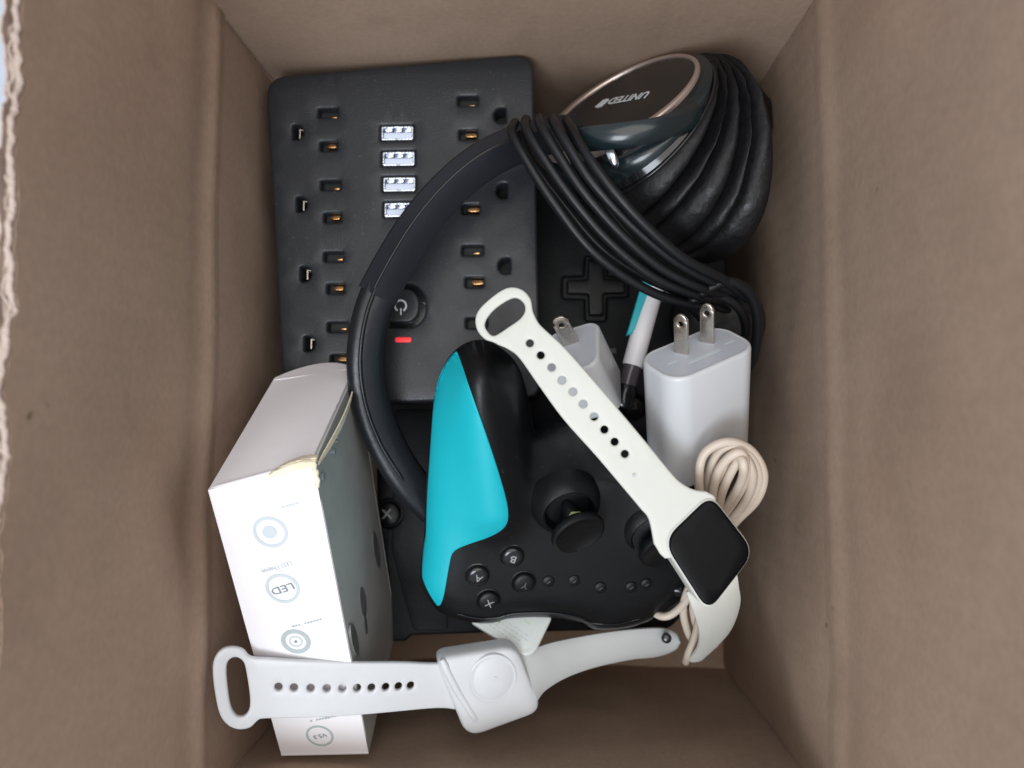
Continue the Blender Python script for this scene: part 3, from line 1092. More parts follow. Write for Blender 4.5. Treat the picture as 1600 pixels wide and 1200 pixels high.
def printC(px, py, w_, h_, ang, m):
    x, y = frC.L(px, py, 1.0)
    o = slab('picture_print', [(x + math.cos(t) * w_ * math.cos(ang) - math.sin(t) * h_ * math.sin(ang), y + math.cos(t) * w_ * math.sin(ang) + math.sin(t) * h_ * math.cos(ang)) for t in np.linspace(0, 2 * math.pi, 24)[:-1]],
             1.25, -0.1, m, pk, r=0, grid=4, step=1)
    o.matrix_local = base_c


side_ink = M['photo_ink']
for a in ((506, 744, 1.6, 1.2, 0, 'ink_dark'), (523, 705, 1.3, 0.9, 0, 'ink_dark'), (529, 684, .5, .4, 0, 'ink_dark'), (531, 676, .5, .4, 0, 'ink_dark'), (528, 690, .5, .4, 0, 'ink_dark'),
          (588, 860, 9, 3.6, 1.5, 'photo_ink'), (567, 940, 6.5, 3.6, 1.5, 'photo_ink'), (571, 975, 4.5, 1.6, 1.4, 'photo_ink'), (554, 1000, 8, 3.0, 1.6, 'photo_ink')):
    printC(a[0], a[1], a[2], a[3], a[4], M[a[5]])

# ============================================================ game controller
fr = Frame(W(800, 760, 133), n=(0.14, -0.36, 0.92))
gp = thing('game_controller', 'black game controller with a bright cyan grip panel facing up', 'game controller', fr)
gout = fr.LL(crv([(684, 957), (662, 932), (656, 905), (662, 850), (665, 780), (670, 700), (676, 640), (688, 592), (705, 560), (730, 541), (758, 537), (786, 550),
                  (812, 578), (828, 628), (839, 685), (852, 682), (876, 668), (902, 660), (935, 665), (975, 690), (1010, 690), (1040, 640), (1075, 620), (1110, 650),
                  (1125, 720), (1128, 800), (1112, 870), (1078, 924), (1045, 950), (1010, 972), (965, 984), (925, 984), (905, 974), (860, 966), (800, 967), (770, 974), (740, 974), (710, 968)], 4), -8.0)
A_g = np.array(fr.L(745, 572)); B_g = np.array(fr.L(772, 790)); A2 = np.array(fr.L(1080, 660)); B2 = np.array(fr.L(1060, 820))


V_g = fr.L(915, 680)


def segd(x, y, A, B):
    p = np.array([x, y]); ab = B - A; t = max(0, min(1, ((p - A) @ ab) / (ab @ ab)))
    return np.linalg.norm(p - A - ab * t), t


def pad_h(x, y, d):
    R_, T_ = 15.0, 11.0
    e = min(d / R_, 1.0)
    h = T_ * math.sqrt(max(0, 1 - (1 - e) ** 2)) - T_
    dg, t = segd(x, y, A_g, B_g)
    h += 10.0 * math.exp(-(dg / 10.5) ** 2) * (1 - 0.35 * t) * min(1, d / 6)
    ss = min(1, max(0, (dg - 11.5) / 3.5)); ss = ss * ss * (3 - 2 * ss)
    h -= 9.0 * ss * math.exp(-((((x - V_g[0]) / 24) ** 4 + ((y - V_g[1]) / 15.0) ** 4)))
    dg, t = segd(x, y, A2, B2)
    h += 5.0 * math.exp(-(dg / 12) ** 2) * min(1, d / 6)
    return h


SD = resample(gout, 1.5)


def pad_xy(x, y):
    return pad_h(x, y, float(sdf([(x, y)], SD)[0]))


pb = slab('body', gout, pad_h, lambda x, y, d: -13 - 8 * math.sqrt(max(0, 1 - (1 - min(d / 14, 1)) ** 2)), M['black_soft'], gp, r=0, grid=2.2, step=1.5, smooth=80)
cy = [(714, 559), (699, 578), (687, 600), (680, 630), (676, 660), (673, 700), (669, 760), (666, 810), (665, 850), (661, 880), (659, 912), (663, 925), (683, 954), (683, 954),
      (688, 951), (688, 951), (694, 930), (702, 885), (707, 865), (718, 855), (738, 846), (760, 836), (780, 822), (790, 808), (792, 790), (788, 765), (776, 722), (757, 663), (738, 610), (724, 575), (714, 559)]
cpoly = fr.LL(crv(cy, 3))


def cyan_h(x, y, d):
    return pad_xy(x, y) + 0.75


slab('cyan_grip_panel', cpoly, cyan_h, lambda x, y, d: pad_xy(x, y) - 1.2, M['cyan'], gp, r=0.35, grid=2.2, step=1.5, smooth=80)

# right thumbstick
sx_, sy_ = fr.L(884, 786)
z0 = pad_xy(sx_, sy_)
tilt = axisR((0.10, -0.26, 1.0))
lathe('stick_collar', [(13.6, -3.0), (13.0, 0.4), (12.3, 2.6), (11.2, 4.6), (9.9, 5.7), (9.2, 5.4), (8.8, 3.8), (8.2, 0.5), (7.0, -3.0)], M['black'], gp, 48, (sx_, sy_, z0), R=tilt)
stx, sty = fr.L(903, 834)
stz = z0 + 9.0
stx, sty = fr.L(903, 832, stz)
stickR = axisR((0.22, -0.42, 1.0))
shaft = tubev([(sx_, sy_, z0 - 1), ((sx_ + stx) / 2, (sy_ + sty) / 2, z0 + 4), (stx, sty, stz - 2)], 3.6, 14)
st = mesh('thumbstick', *shaft, M['black'], gp, 60)
lathe('stick_cap', [(3.0, -3.5), (7.5, -2.8), (9.6, -1.4), (10.1, 0.0), (9.8, 1.1), (8.9, 1.6), (8.0, 1.2), (7.0, 0.6), (3.4, 0.15), (0.6, 0.1)], M['black_soft'], st, 44, (stx, sty, stz), R=stickR)
fx, fy = fr.L(898, 801, stz)
flv = [(fx - 2.6, fy - 1.7, stz + .6), (fx - 1.4, fy + 0.7, stz + .9), (fx + 1.4, fy + 0.5, stz + .8), (fx + 2.8, fy + 0.2, stz + .7), (fx + .2, fy - 0.3, stz + .7)]
mesh('pale_fleck', flv + [(a, b, c - .4) for a, b, c in flv], [(0, 4, 3, 2, 1), (5, 6, 7, 8, 9), (0, 1, 6, 5), (1, 2, 7, 6), (2, 3, 8, 7), (3, 4, 9, 8), (4, 0, 5, 9)], M['fleck'], st, 0)
dx, dy = fr.L(1022, 830)
z1 = pad_xy(dx, dy) - 7.0
lathe('stick_collar', [(13.6, -3.0), (13.0, 0.4), (12.3, 2.6), (11.2, 4.6), (9.9, 5.7), (9.2, 5.4), (8.8, 3.8), (8.2, 0.5), (7.0, -3.0)], M['black'], gp, 48, (dx, dy, z1), R=tilt)
s2t = lathe('thumbstick', [(3.6, -1), (3.6, 6)], M['black'], gp, 20, (dx, dy, z1), R=stickR)
lathe('stick_cap', [(3.0, -3.5), (7.5, -2.8), (9.6, -1.4), (10.1, 0.0), (9.8, 1.1), (8.9, 1.6), (8.0, 1.2), (7.0, 0.6), (3.4, 0.15), (0.6, 0.1)], M['black_soft'], s2t, 44, (dx + 2.6, dy - 4.4, z1 + 9), R=stickR)
# face buttons
for (bx, by, ch, rot) in ((746, 898, 'A', 158), (800, 868, 'B', 162), (763, 937, 'X', 156), (818, 909, 'Y', 160)):
    x, y = fr.L(bx, by); zz = pad_xy(x, y)
    bo = lathe('face_button', [(4.9, -1.5), (4.9, 0.15), (4.5, 0.35), (4.2, 0.1), (4.0, -0.2), (4.0, 1.3), (3.6, 1.8), (2.4, 2.05), (0.2, 2.15)], M['black_gloss'] if ch in 'AB' else M['black'], gp, 30, (x, y, zz))
    text('letter_print', ch, 4.0, x + .3, y - .2, rot, M['legend'] if ch != 'Y' else M['legend_dim'], bo, z=zz + 2.2, sx=1.05, bold=0.05 if ch == 'B' else 0)
for (bx, by) in ((857, 908), (897, 907), (938, 918), (986, 917), (1010, 912)):
    x, y = fr.L(bx, by); zz = pad_xy(x, y)
    bo = lathe('menu_button', [(2.3, -1), (2.3, 0.5), (1.9, 0.8), (0.3, 0.85)], M['black'], gp, 20, (x, y, zz))
    slab('menu_mark', rrect(x, y, 1.6, 0.35, 0.1, 35), zz + 0.95, zz + 0.8, M['legend_dim'], bo, r=0, grid=5)
x, y = fr.L(1062, 926)
R_ = axisR((0.85, -0.1, 0.35))
nb = lathe('shoulder_button', [(2.2, -7), (2.6, -4), (2.7, 0.5), (2.3, 2.2), (1.2, 3.0), (0.2, 3.2)], M['black_gloss'], gp, 20, (x, y, pad_xy(x, y) - 1.5), R=R_)
# lower edge seam line
seam = [(x_, y_) for x_, y_ in fr.LL([(716, 966), (745, 972), (775, 972), (805, 965), (860, 964), (905, 971), (925, 981), (960, 981), (1000, 972)])]
seam3 = crv([(a, b + 0.8, pad_xy(a, b + 1.2) + 0.1) for a, b in seam], 5, False)
mesh('edge_seam', *tubev(seam3, 0.35, 6), M['black_gloss'], gp, 60)

# ============================================================ headphones
fr = Frame(W(990, 300, 110))
hp = thing('headphones', 'black over-ear headphones with rose gold ring and wrapped black cable', 'headphones', fr)
# accordion-like cup: rings stood on edge, fanned about a vertical line at the upper right
H = W(1082, 78, 119)
A0 = 216.0


def cup_pt(al, phi, a=33.0, b=26.0, rc=35.5, zc=117.0, lean=0.84, k=1.0):
    """al degrees of fan angle; phi around the ring"""
    gr = 1 + 0.25 * max(0, (al - A0 - 12)) / 60.0
    rho = (rc + a * k * math.cos(phi)) * gr
    zz = b * k * math.sin(phi)
    shift = lean * zz
    an = math.radians(al)
    d = np.array([math.cos(an), math.sin(an), 0]); t = np.array([-math.sin(an), math.cos(an), 0])
    return H + d * rho + t * shift * 0.9 + np.array([0, 0, zc - H[2] + zz])


def fan(name, a0, a1, n, kf, m, parent, smooth=60, lean=None):
    vs = []; fs = []; K = 56
    for i in range(n + 1):
        t = i / n; al = a0 + (a1 - a0) * t
        for q in range(K):
            ph = 2 * math.pi * q / K
            ln = lean(t) if lean else 0.84
            vs.append(fr.loc(cup_pt(al, ph, k=kf(t, ph), lean=ln)))
    for i in range(n):
        for q in range(K):
            a, b = i * K + q, i * K + (q + 1) % K
            fs.append((a, b, b + K, a + K))
    fs.append(tuple(range(K))[::-1]); fs.append(tuple(n * K + q for q in range(K)))
    return mesh(name, vs, fs, m, parent, smooth)


# outer disc with ring: flat cap at fan angle A0
discpts = [cup_pt(A0, 2 * math.pi * q / 72) for q in range(72)]
cen = sum(discpts) / 72
xa = discpts[0] - cen; xa /= np.linalg.norm(xa)
tmp = discpts[18] - cen; na = np.cross(xa, tmp); na /= np.linalg.norm(na)
if na[2] < 0: na = -na
ya = np.cross(na, xa)
frD = Frame(cen, R=np.stack([xa, ya, na], 1))
dl = [frD.loc(p)[:2] for p in discpts]
hs = fan('ear_cup_housing', A0 + 0.5, A0 + 18, 8, lambda t, ph: 0.985 + 0.02 * math.sin(math.pi * t), M['black_gloss'], hp)
mD = fr.matrix().inverted() @ frD.matrix()
dk = slab('cup_cap', [(x * 0.96, y * 0.96) for x, y in dl], lambda x, y, d: 0.2 + 0.02 * min(d, 12), -2, M['black_gloss'], hp, r=0.6, grid=3)
dk.matrix_local = mD


def ringtop(x, y, d):
    return 1.2


rg = slab('rose_gold_ring', [(x * 1.01, y * 1.01) for x, y in dl], ringtop, -2, M['rose'], hp, holes=[[(x * 0.91 - 1.6, y * 0.91) for x, y in dl]], r=0.9, grid=3)
rg.matrix_local = mD
# logo: orientation upside down in the picture
lx, ly = frD.L(984, 150, 1.6)
e1 = np.array(frD.L(1005, 147, 1.6)); e0 = np.array(frD.L(955, 155, 1.6))
ang = math.degrees(math.atan2(*(e0 - e1)[::-1]))
LEN = float(np.linalg.norm(e0 - e1))
t1, t0 = np.array(frD.L(1012, 144, 1.6)), np.array(frD.L(951, 155, 1.6))
ang = math.degrees(math.atan2(*(t0 - t1)[::-1]))
lg = text('logo_print', 'UNITED', 5.0, 0, 0, 0, M['logo'], hp, z=0.8, bold=0.12)
bbx = max(v.co.x for v in lg.data.vertices) - min(v.co.x for v in lg.data.vertices)
kx = float(np.linalg.norm(t0 - t1)) * S / bbx
mid = (t0 + t1) / 2
c_, s2 = math.cos(math.radians(ang)), math.sin(math.radians(ang))
for v in lg.data.vertices:
    a, b = v.co.x * kx, v.co.y * 1.25
    v.co.x, v.co.y = mid[0] * S + a * c_ - b * s2, mid[1] * S + a * s2 + b * c_
lg.matrix_local = mD
ex0, ey0 = frD.L(939, 158, 1.6)
for k in range(3):
    ox, oy = (k - 1) * 1.15 * c_, (k - 1) * 1.15 * s2
    gl = slab('globe_emblem', rrect(ex0 + ox, ey0 + oy, 0.95, 5.0 + 0.5 * (k == 1), 0.3, ang - 14), 0.85, 0.1, M['logo'], hp, r=0, grid=5)
    gl.matrix_local = mD


# yoke band wrapping the housing: glossy
def kf_y(t, ph): return 1.03 + 0.03 * math.sin(math.pi * t)


fan('yoke', A0 + 5.5, A0 + 14.5, 8, kf_y, M['yoke'], hp)
# cushion: five padded pleats
ang0 = A0 + 18
widths = [13, 6.5, 11, 6, 11]
for i, wd in enumerate(widths):
    def kf(t, ph, i=i):
        base = 1.02 - 0.005 * i
        wr = 0.012 * math.sin(ph * (31 + 3 * i) + i * 2 + 1.5 * math.sin(ph * 5))  * math.sin(math.pi * t) + 0.006 * math.sin(ph * 61 + i)
        return base - 0.05 + 0.062 * math.sin(math.pi * min(1, max(0, t))) ** 0.45 + wr
    fan('cushion_pleat', ang0, ang0 + wd, 10, kf, M['leather'], hp, 80, lean=lambda t: 0.84 - 0.15 * t)
    ang0 += wd - 0.6
# bright stitched piping lines along two pleats
for al in (A0 + 18.5,):
    P = [cup_pt(al, ph, k=1.015) for ph in np.linspace(-0.2, 2.6, 40)]
    mesh('piping', [fr.loc(v) for v in tubev(P, 0.7, 8)[0]], tubev(P, 0.7, 8)[1], M['black_gloss'], hp, 60)
# glossy yoke arch crossing the lower part of the disc
YA = [(885, 205, 142), (915, 198, 150), (965, 192, 154), (1020, 184, 154), (1062, 170, 149), (1098, 152, 138)]
YB_ = [(890, 243, 138), (920, 237, 146), (970, 232, 151), (1030, 220, 151), (1076, 204, 146), (1112, 184, 134)]

railribbon(YA, YB_, 2.0, 'yoke_arch', M['yoke'], fr, hp, dome=1.0)
pin_at = fr.loc(W(955, 243, 147))
lathe('pivot_glint', [(1.6, -4), (1.6, 0.6), (1.2, 1.2), (0.3, 1.4)], M['usb'], hp, 24, pin_at, R=axisR((-0.25, -0.1, 1)), sx=2.4)  # bright metal oval standing in for the elongated highlight at the pivot

# rounded back of the far cushion filling the corner behind the pleats
pb_ = [(0.3, -26), (9, -23), (14, -16), (16.5, -6), (16.5, 4), (14, 13), (9, 18), (0.3, 20)]
lathe('ear_cushion', pb_, M['leather'], hp, 40, fr.loc(W(1142, 205, 88)), R=axisR((0.25, 1.0, 0.05)))

# headband: slider sleeve (upper) and padded band (lower)
up_pts = [(905, 205, 122), (850, 212, 128), (800, 228, 131), (748, 256, 133), (700, 297, 134), (655, 350, 134), (618, 408, 133), (589, 462, 132)]
P = pxpath(up_pts, 7)


def prof_up(t):
    wv = 6.7 + 0.8 * t
    return [(-wv, -2.5), (-wv, 0.0), (-wv + .6, 0.9), (-1.9, 3.1), (-1.2, 3.5), (-0.4, 3.2), (wv - 1.2, 0.4), (wv, -0.6), (wv, -3.2), (wv - 1, -4.0), (-wv + 1, -3.2)]


pts_up = [tuple(p) for p in P]
# orient: s = t x up ; path runs downward-left so s points to the outside (upper-left) with up=+z -> mirror profile
def orient_prof(f):
    return lambda t: [(-a, b) for a, b in f(t)][::-1]


vs, fs = sweep(pts_up, orient_prof(prof_up), (0.18, -0.12, 0.97))
mesh('slider_sleeve', [fr.loc(v) for v in vs], fs, M['band'], hp, 28)
rr2 = [tuple(np.array(p) + np.array([-0.9, 1.0, 3.1])) for p in pts_up]
vv = tubev(rr2, 0.55, 8)
mesh('sleeve_highlight', [fr.loc(v) for v in vv[0]], vv[1], M['black_gloss'], hp, 60)  # gloss tube added along the sleeve to draw its thin highlight line
low_pts = [(598, 445, 130), (582, 490, 130), (573, 540, 128), (573, 590, 125), (584, 645, 121), (607, 700, 116), (640, 752, 111), (686, 800, 104), (740, 845, 96)]
P = pxpath(low_pts, 7)


def prof_lo(t):
    wv = 6.9 + 0.5 * math.sin(math.pi * t)
    o_ = []
    for k in range(16):
        a = 2 * math.pi * k / 16
        c, s_ = math.cos(a), math.sin(a)
        o_.append((wv * math.copysign(abs(c) ** 0.7, c), 4.2 * math.copysign(abs(s_) ** 0.8, s_)))
    return o_


vs, fs = sweep([tuple(p) for p in P], prof_lo, (0.42, -0.05, 0.9))
mesh('headband', [fr.loc(v) for v in vs], fs, M['band_low'], hp, 60)
# thin moulded ridge on the headband
rd = [W(a - 9, b, c + 5.0) for a, b, c in low_pts[:-2]]
rd = crv([tuple(p) for p in rd], 6, False)
mesh('band_ridge', [fr.loc(v) for v in tubev(rd, 0.8, 8)[0]], tubev(rd, 0.8, 8)[1], M['band_low'], hp, 60)

# wrapped cable
strands = [
    [(806, 190, 139), (800, 207, 147), (816, 240, 150), (862, 312, 148), (925, 392, 143), (1000, 447, 136), (1065, 473, 130), (1120, 480, 124)],
    [(822, 185, 139), (822, 200, 150), (842, 236, 153), (890, 305, 151), (950, 375, 146), (1020, 432, 140), (1085, 460, 134), (1135, 470, 126)],
    [(842, 183, 139), (845, 196, 152), (866, 232, 155), (912, 300, 153), (972, 367, 148), (1035, 420, 142), (1100, 452, 136), (1148, 462, 126)],
    [(862, 184, 139), (868, 196, 152), (886, 226, 156), (925, 285, 155), (985, 350, 150), (1050, 405, 144), (1112, 440, 137), (1160, 462, 126)],
    [(884, 186, 138), (895, 205, 150), (918, 245, 156), (960, 300, 156), (1012, 356, 152), (1070, 405, 146), (1128, 436, 138), (1172, 470, 124)],
    [(812, 206, 140), (830, 250, 144), (880, 318, 142), (940, 388, 138), (1010, 434, 132), (1080, 462, 126), (1140, 486, 118)],
    [(878, 210, 142), (905, 262, 147), (945, 320, 146), (1000, 385, 142), (1060, 430, 136), (1120, 455, 128), (1170, 490, 116)],
]
tb_ = []
for s_ in strands:
    tb_.append(tubev(pxpath(s_, 8), 1.75, 10))
# loops at the lower right
tb_.append(tubev(pxpath([(1090, 462, 134), (1135, 440, 136), (1172, 460, 132), (1184, 505, 124), (1176, 560, 112), (1150, 600, 95)], 8), 1.95, 10))
tb_.append(tubev(pxpath([(1075, 470, 130), (1120, 462, 130), (1156, 482, 126), (1166, 520, 116), (1150, 560, 100)], 8), 1.95, 10))
tb_.append(tubev(pxpath([(1040, 445, 128), (1070, 470, 124), (1100, 500, 118), (1130, 540, 105)], 8), 1.95, 10))
vs, fs = join(tb_)
mesh('cable', [fr.loc(v) for v in vs], fs, M['cable'], hp, 70)
# other ear cup, low in the corner, only its dark rim shows
oc = fr.loc(W(1120, 500, 92))
lathe('ear_cup_housing', [(17, -24), (19, -10), (19.5, -3), (18, 1), (14, 3.0), (8, 3.4), (0.5, 3.5)], M['leather'], hp, 44, oc, R=axisR((-0.2, 0.15, 1)))

# ============================================================ pen
fr = Frame(W(1000, 540, 104))
pe = thing('marker_pen', 'white marker pen with teal clip and clear tip window beside large charger', 'pen', fr)
pa = np.array(fr.loc(W(1024, 440, 106))); pb2 = np.array(fr.loc(W(988, 572, 108)))
ax = pb2 - pa; Ln = np.linalg.norm(ax); RA = axisR(ax)
lathe('barrel', [(3.8, 0), (4.1, 0.5), (4.1, Ln - 0.3), (4.0, Ln)], M['carton'], pe, 28, pa, R=RA)
lathe('clear_window', [(3.6, Ln), (3.6, Ln + 8)], M['glass'], pe, 28, pa, R=RA)
lathe('ink_feed', [(1.5, Ln - 1), (1.5, Ln + 9)], M['well'], pe, 16, pa, R=RA)
lathe('cap', [(3.9, Ln + 8), (4.2, Ln + 8.5), (4.2, Ln + 16), (3.6, Ln + 17), (0.5, Ln + 17.2)], M['black_gloss'], pe, 28, pa, R=RA)
clip = fr.LL([(1003, 436), (1024, 440), (1014, 480), (989, 523), (976, 527), (985, 497)])
slab('clip', clip, 6.0, 3.5, M['teal'], pe, r=0.6, grid=4)

# ============================================================ chargers
def charger_body(fr, parent, w_, h_, l_, r):
    """prong face at z=+l/2, rounded long edges, small edge radius at the face"""
    vs = []; fs = []
    rings = []
    for (ins, z) in ((1.2, -l_ / 2), (0.35, -l_ / 2 + 0.5), (0, -l_ / 2 + 1.4), (0, l_ / 2 - 1.3), (0.12, l_ / 2 - 0.7), (0.45, l_ / 2 - 0.25), (1.0, l_ / 2 - 0.02), (1.3, l_ / 2 - 0.02), (1.6, l_ / 2 - 0.22)):
        rings.append([(x, y, z) for x, y in rrect(0, 0, w_ - 2 * ins, h_ - 2 * ins, max(0.5, r - ins), 0, 10)])
    K = len(rings[0])
    for rr in rings: vs += rr
    for j in range(len(rings) - 1):
        for k in range(K):
            a, b = j * K + k, j * K + (k + 1) % K
            fs.append((a, b, b + K, a + K))
    fs.append(tuple(range(K))[::-1]); fs.append(tuple((len(rings) - 1) * K + k for k in range(K)))
    o = mesh('housing', vs, fs, M['charger'], parent, 50)
    f = slab('prong_face', rrect(0, 0, w_ - 3.4, h_ - 3.4, max(0.5, r - 1.7), 0, 8), l_ / 2 - 0.16, l_ / 2 - 1, M['charger_face'], parent, r=0, grid=5)
    return o


def prong(parent, x, y, z, wide, th, ln, rot, m):
    """blade with a hole: built flat in its own plane, then stood up"""
    out = [(-wide / 2, -0.5), (wide / 2, -0.5), (wide / 2, ln - 2.0), (wide / 2 - 1.2, ln - 0.4), (wide / 2 - 2.2, ln), (-wide / 2 + 2.2, ln), (-wide / 2 + 1.2, ln - 0.4), (-wide / 2, ln - 2.0)]
    hole = circ(0, ln - 3.6, 1.0, 14)
    c, s_ = math.cos(math.radians(rot)), math.sin(math.radians(rot))

    def wp(a, b, d):
        return (x + a * c - d * s_, y + a * s_ + d * c, z + b)
    return slab('prong', out, th / 2, -th / 2, m, parent, holes=[hole], r=0.3, grid=3, both=True, warp=wp)


RB = np.array([[0.8609, -0.4959, -0.1138], [0.3699, 0.4564, 0.8093], [-0.3494, -0.7388, 0.5763]])
fr = Frame((54.4, 5.0, 134.9), R=RB)
cb = thing('charger', 'large white two-prong charger block standing beside the right wall', 'charger', fr, 'white wall chargers')
charger_body(fr, cb, 36.5, 22.0, 46.8, 8.0)
x1, y1 = fr.L(1065, 551, 23.4); x2, y2 = fr.L(1105, 534, 23.4)
for (x, y) in ((x1, y1), (x2, y2)):
    prong(cb, x, y, 23.2, 4.9, 1.2, 15.0, -62, M['steel'])
for (px, py, n, wd) in ((1050, 566, 1, 3.2), (1140, 534, 1, 3.6)):
    x, y = fr.L(px, py, 23.3)
    slab('rating_print', rrect(x, y, wd, 1.0, 0.2, 0), 23.31, 23.2, M['ink_pale'], cb, r=0, grid=5)
x, y = fr.L(1100, 556, 23.3)
slab('rating_print', rrect(x, y, 13, 1.5, 0.3, 0), 23.31, 23.2, M['ink_pale'], cb, r=0, grid=5)

RS = np.array([[0.919, 0.0599, -0.3896], [0.2342, 0.712, 0.6619], [0.3171, -0.6996, 0.6403]])
fr = Frame((14.8, 18.4, 125.0), R=RS)
sm = thing('charger', 'small white cube charger half hidden under the watch strap', 'charger', fr, 'white wall chargers')
charger_body(fr, sm, 21.0, 25.5, 25.1, 5.0)
x1, y1 = fr.L(892, 536, 12.5)
prong(sm, x1, y1, 12.3, 6.2, 1.4, 13.0, 4, M['steel'])
prong(sm, x1 - 1, y1 - 12.7, 12.3, 6.2, 1.4, 4.0, 4, M['steel'])

# ============================================================ beige cable
fr = Frame(W(1120, 860, 120))
lo = [
    [(1118, 838, 118), (1100, 800, 134), (1092, 752, 148), (1100, 710, 153), (1135, 691, 155), (1172, 703, 152), (1193, 740, 146), (1183, 780, 138), (1150, 815, 128), (1128, 845, 116)],
    [(1112, 836, 116), (1106, 790, 132), (1108, 745, 145), (1122, 708, 151), (1148, 697, 154), (1176, 718, 151), (1186, 752, 144), (1168, 792, 134), (1132, 832, 120)],
    [(1118, 830, 120), (1120, 780, 136), (1130, 738, 148), (1147, 712, 153), (1165, 716, 154), (1176, 745, 149), (1165, 782, 138), (1134, 822, 124)],
    [(1112, 828, 120), (1112, 785, 138), (1120, 742, 150), (1138, 716, 155), (1158, 708, 156), (1166, 735, 152), (1156, 768, 142), (1126, 812, 126)],
    [(1122, 820, 122), (1126, 778, 140), (1140, 742, 151), (1156, 718, 156), (1162, 730, 157), (1158, 752, 150), (1140, 785, 138), (1118, 820, 124)],
    # strands running below the watch
    [(1118, 838, 116), (1085, 900, 112), (1068, 945, 106), (1074, 985, 98), (1092, 1018, 84)],
    [(1112, 836, 116), (1095, 900, 112), (1083, 945, 108), (1090, 985, 98), (1100, 1015, 82)],
    [(1128, 840, 116), (1112, 900, 120), (1096, 955, 112), (1086, 995, 102), (1076, 1020, 94), (1071, 1036, 84)],
    [(1130, 840, 118), (1105, 905, 118), (1104, 955, 112), (1112, 985, 104), (1117, 1010, 92)],
    [(1120, 845, 116), (1085, 905, 112), (1072, 938, 108), (1052, 958, 104), (1035, 963, 102), (1018, 955, 98)],
]
bc = thing('charging_cable', 'beige charging cable coiled in loops behind the white watch', 'cable', fr)
for i, s_ in enumerate(lo):
    vs, fs = tubev(pxpath(s_, 8), 1.55, 10)
    mesh('cable_loop', [fr.loc(v) for v in vs], fs, M['cream'], bc, 70)

# ============================================================ watch with black screen
fr = Frame(W(950, 690, 163), n=(0.02, -0.02, 1))
w1 = thing('watch', 'white strapped watch with dark square screen lying across the controller', 'watch', fr, 'white toy watches')
so = [(770, 534), (757, 529), (745, 515), (742, 497), (748, 482), (764, 466), (785, 451), (801, 447), (817, 452), (829, 466), (833, 486), (841, 503), (852, 515),
      (880, 541), (920, 586), (962, 635), (1010, 692), (1048, 738), (1064, 754), (1084, 765), (1104, 768), (1104, 768), (1118, 790), (1050, 872), (1022, 850), (1022, 850),
      (1014, 812), (1001, 795), (975, 764), (930, 711), (880, 655), (840, 600), (812, 560), (795, 546), (780, 539)]
sop = fr.LL(crv(so, 4))
lh = fr.LL(crv([(764, 520), (757, 508), (762, 494), (776, 479), (797, 466), (809, 465), (819, 474), (820, 486), (812, 498), (795, 510), (780, 520), (771, 524)], 3))
hl = [(828, 536), (845, 555), (862, 574), (878, 594), (895, 612), (911, 631), (928, 651), (944, 671), (960, 690), (976, 709)]
hls = []
for a, b in hl:
    x, y = fr.L(a, b); hls.append(circ(x, y, 1.25, 14))
o_ = np.array(fr.L(1070, 800)); e_ = np.array(fr.L(790, 480)); dr = (e_ - o_); Lw = np.linalg.norm(dr); dr /= Lw


def bend1(x, y, z):
    s_ = ((x - o_[0]) * dr[0] + (y - o_[1]) * dr[1]) / Lw
    s_ = max(0, min(1.05, s_))
    return (x, y, z + 3.0 * math.sin(math.pi * s_) * 0.5 - 4.5 * max(0, s_ - 0.55) ** 1.5)


slab('strap', sop, 0, -2.0, M['white'], w1, holes=[lh] + hls, r=0.7, grid=3, step=1.2, both=True, warp=bend1)
x, y = fr.L(990, 742)
slab('strap_speck', circ(x, y, 0.5, 8), 1.55, 1.0, M['ink'], w1, r=0, grid=3)
case_o = roundpoly(fr.LL([(1100, 762), (1172, 850), (1102, 958), (1012, 842)]), [5, 6, 5.5, 6.5], 8)
scr = roundpoly(fr.LL([(1108, 769), (1180, 862), (1104, 960), (1030, 844)]), [5, 6, 5.5, 6.5], 8)
# case sides taper in a little below the glass
cs = slab('case', [(x + 0.2, y) for x, y in scr], 0.6, -9.0, M['white'], w1, r=0.9, grid=4, both=True, warp=lambda x, y, z: (x - (0.6 - z) * 0.16, y + (0.6 - z) * 0.12, z))
cxm, cym = np.mean([p[0] for p in scr]), np.mean([p[1] for p in scr])
slab('screen_glass', [(cxm + 0.3 + (x - cxm) * 0.955, cym + (y - cym) * 0.955) for x, y in scr], 1.3, 0.2, M['screen'], w1, r=0.7, grid=4)


railribbon([(1072, 925, 152), (1082, 952, 148), (1092, 985, 132), (1090, 1010, 112), (1076, 1031, 92)],
           [(1148, 880, 152), (1153, 912, 149), (1155, 945, 135), (1138, 988, 112), (1100, 1026, 92)], 2.0, 'lower_strap', M['white'], fr, w1, dome=0.5)

# ============================================================ translucent watch face down
fr = Frame(W(600, 1075, 124), n=(0.26, -0.22, 0.94))
w2 = thing('watch', 'white translucent watch lying face down across the package box', 'watch', fr, 'white toy watches')
so = [(392, 1024), (380, 1012), (362, 1007), (346, 1011), (336, 1025), (334, 1045), (338, 1080), (345, 1110), (357, 1127), (374, 1135), (392, 1133), (403, 1123), (412, 1119),
      (450, 1116), (540, 1111), (620, 1107), (680, 1106), (712, 1110), (712, 1110), (725, 1080), (700, 1038), (700, 1038), (670, 1036), (620, 1031), (540, 1028), (470, 1026), (420, 1025)]
sop = fr.LL(crv(so, 4))
lh = fr.LL(crv([(355, 1040), (359, 1027), (370, 1023), (381, 1031), (386, 1050), (391, 1085), (390, 1105), (382, 1115), (371, 1114), (362, 1100), (357, 1070)], 3))
hls = []
for k, a in enumerate((436, 460, 486, 511, 535, 558, 580, 602, 622, 641)):
    x, y = fr.L(a, 1068); hls.append(circ(x, y, 1.35, 14, 1.6))
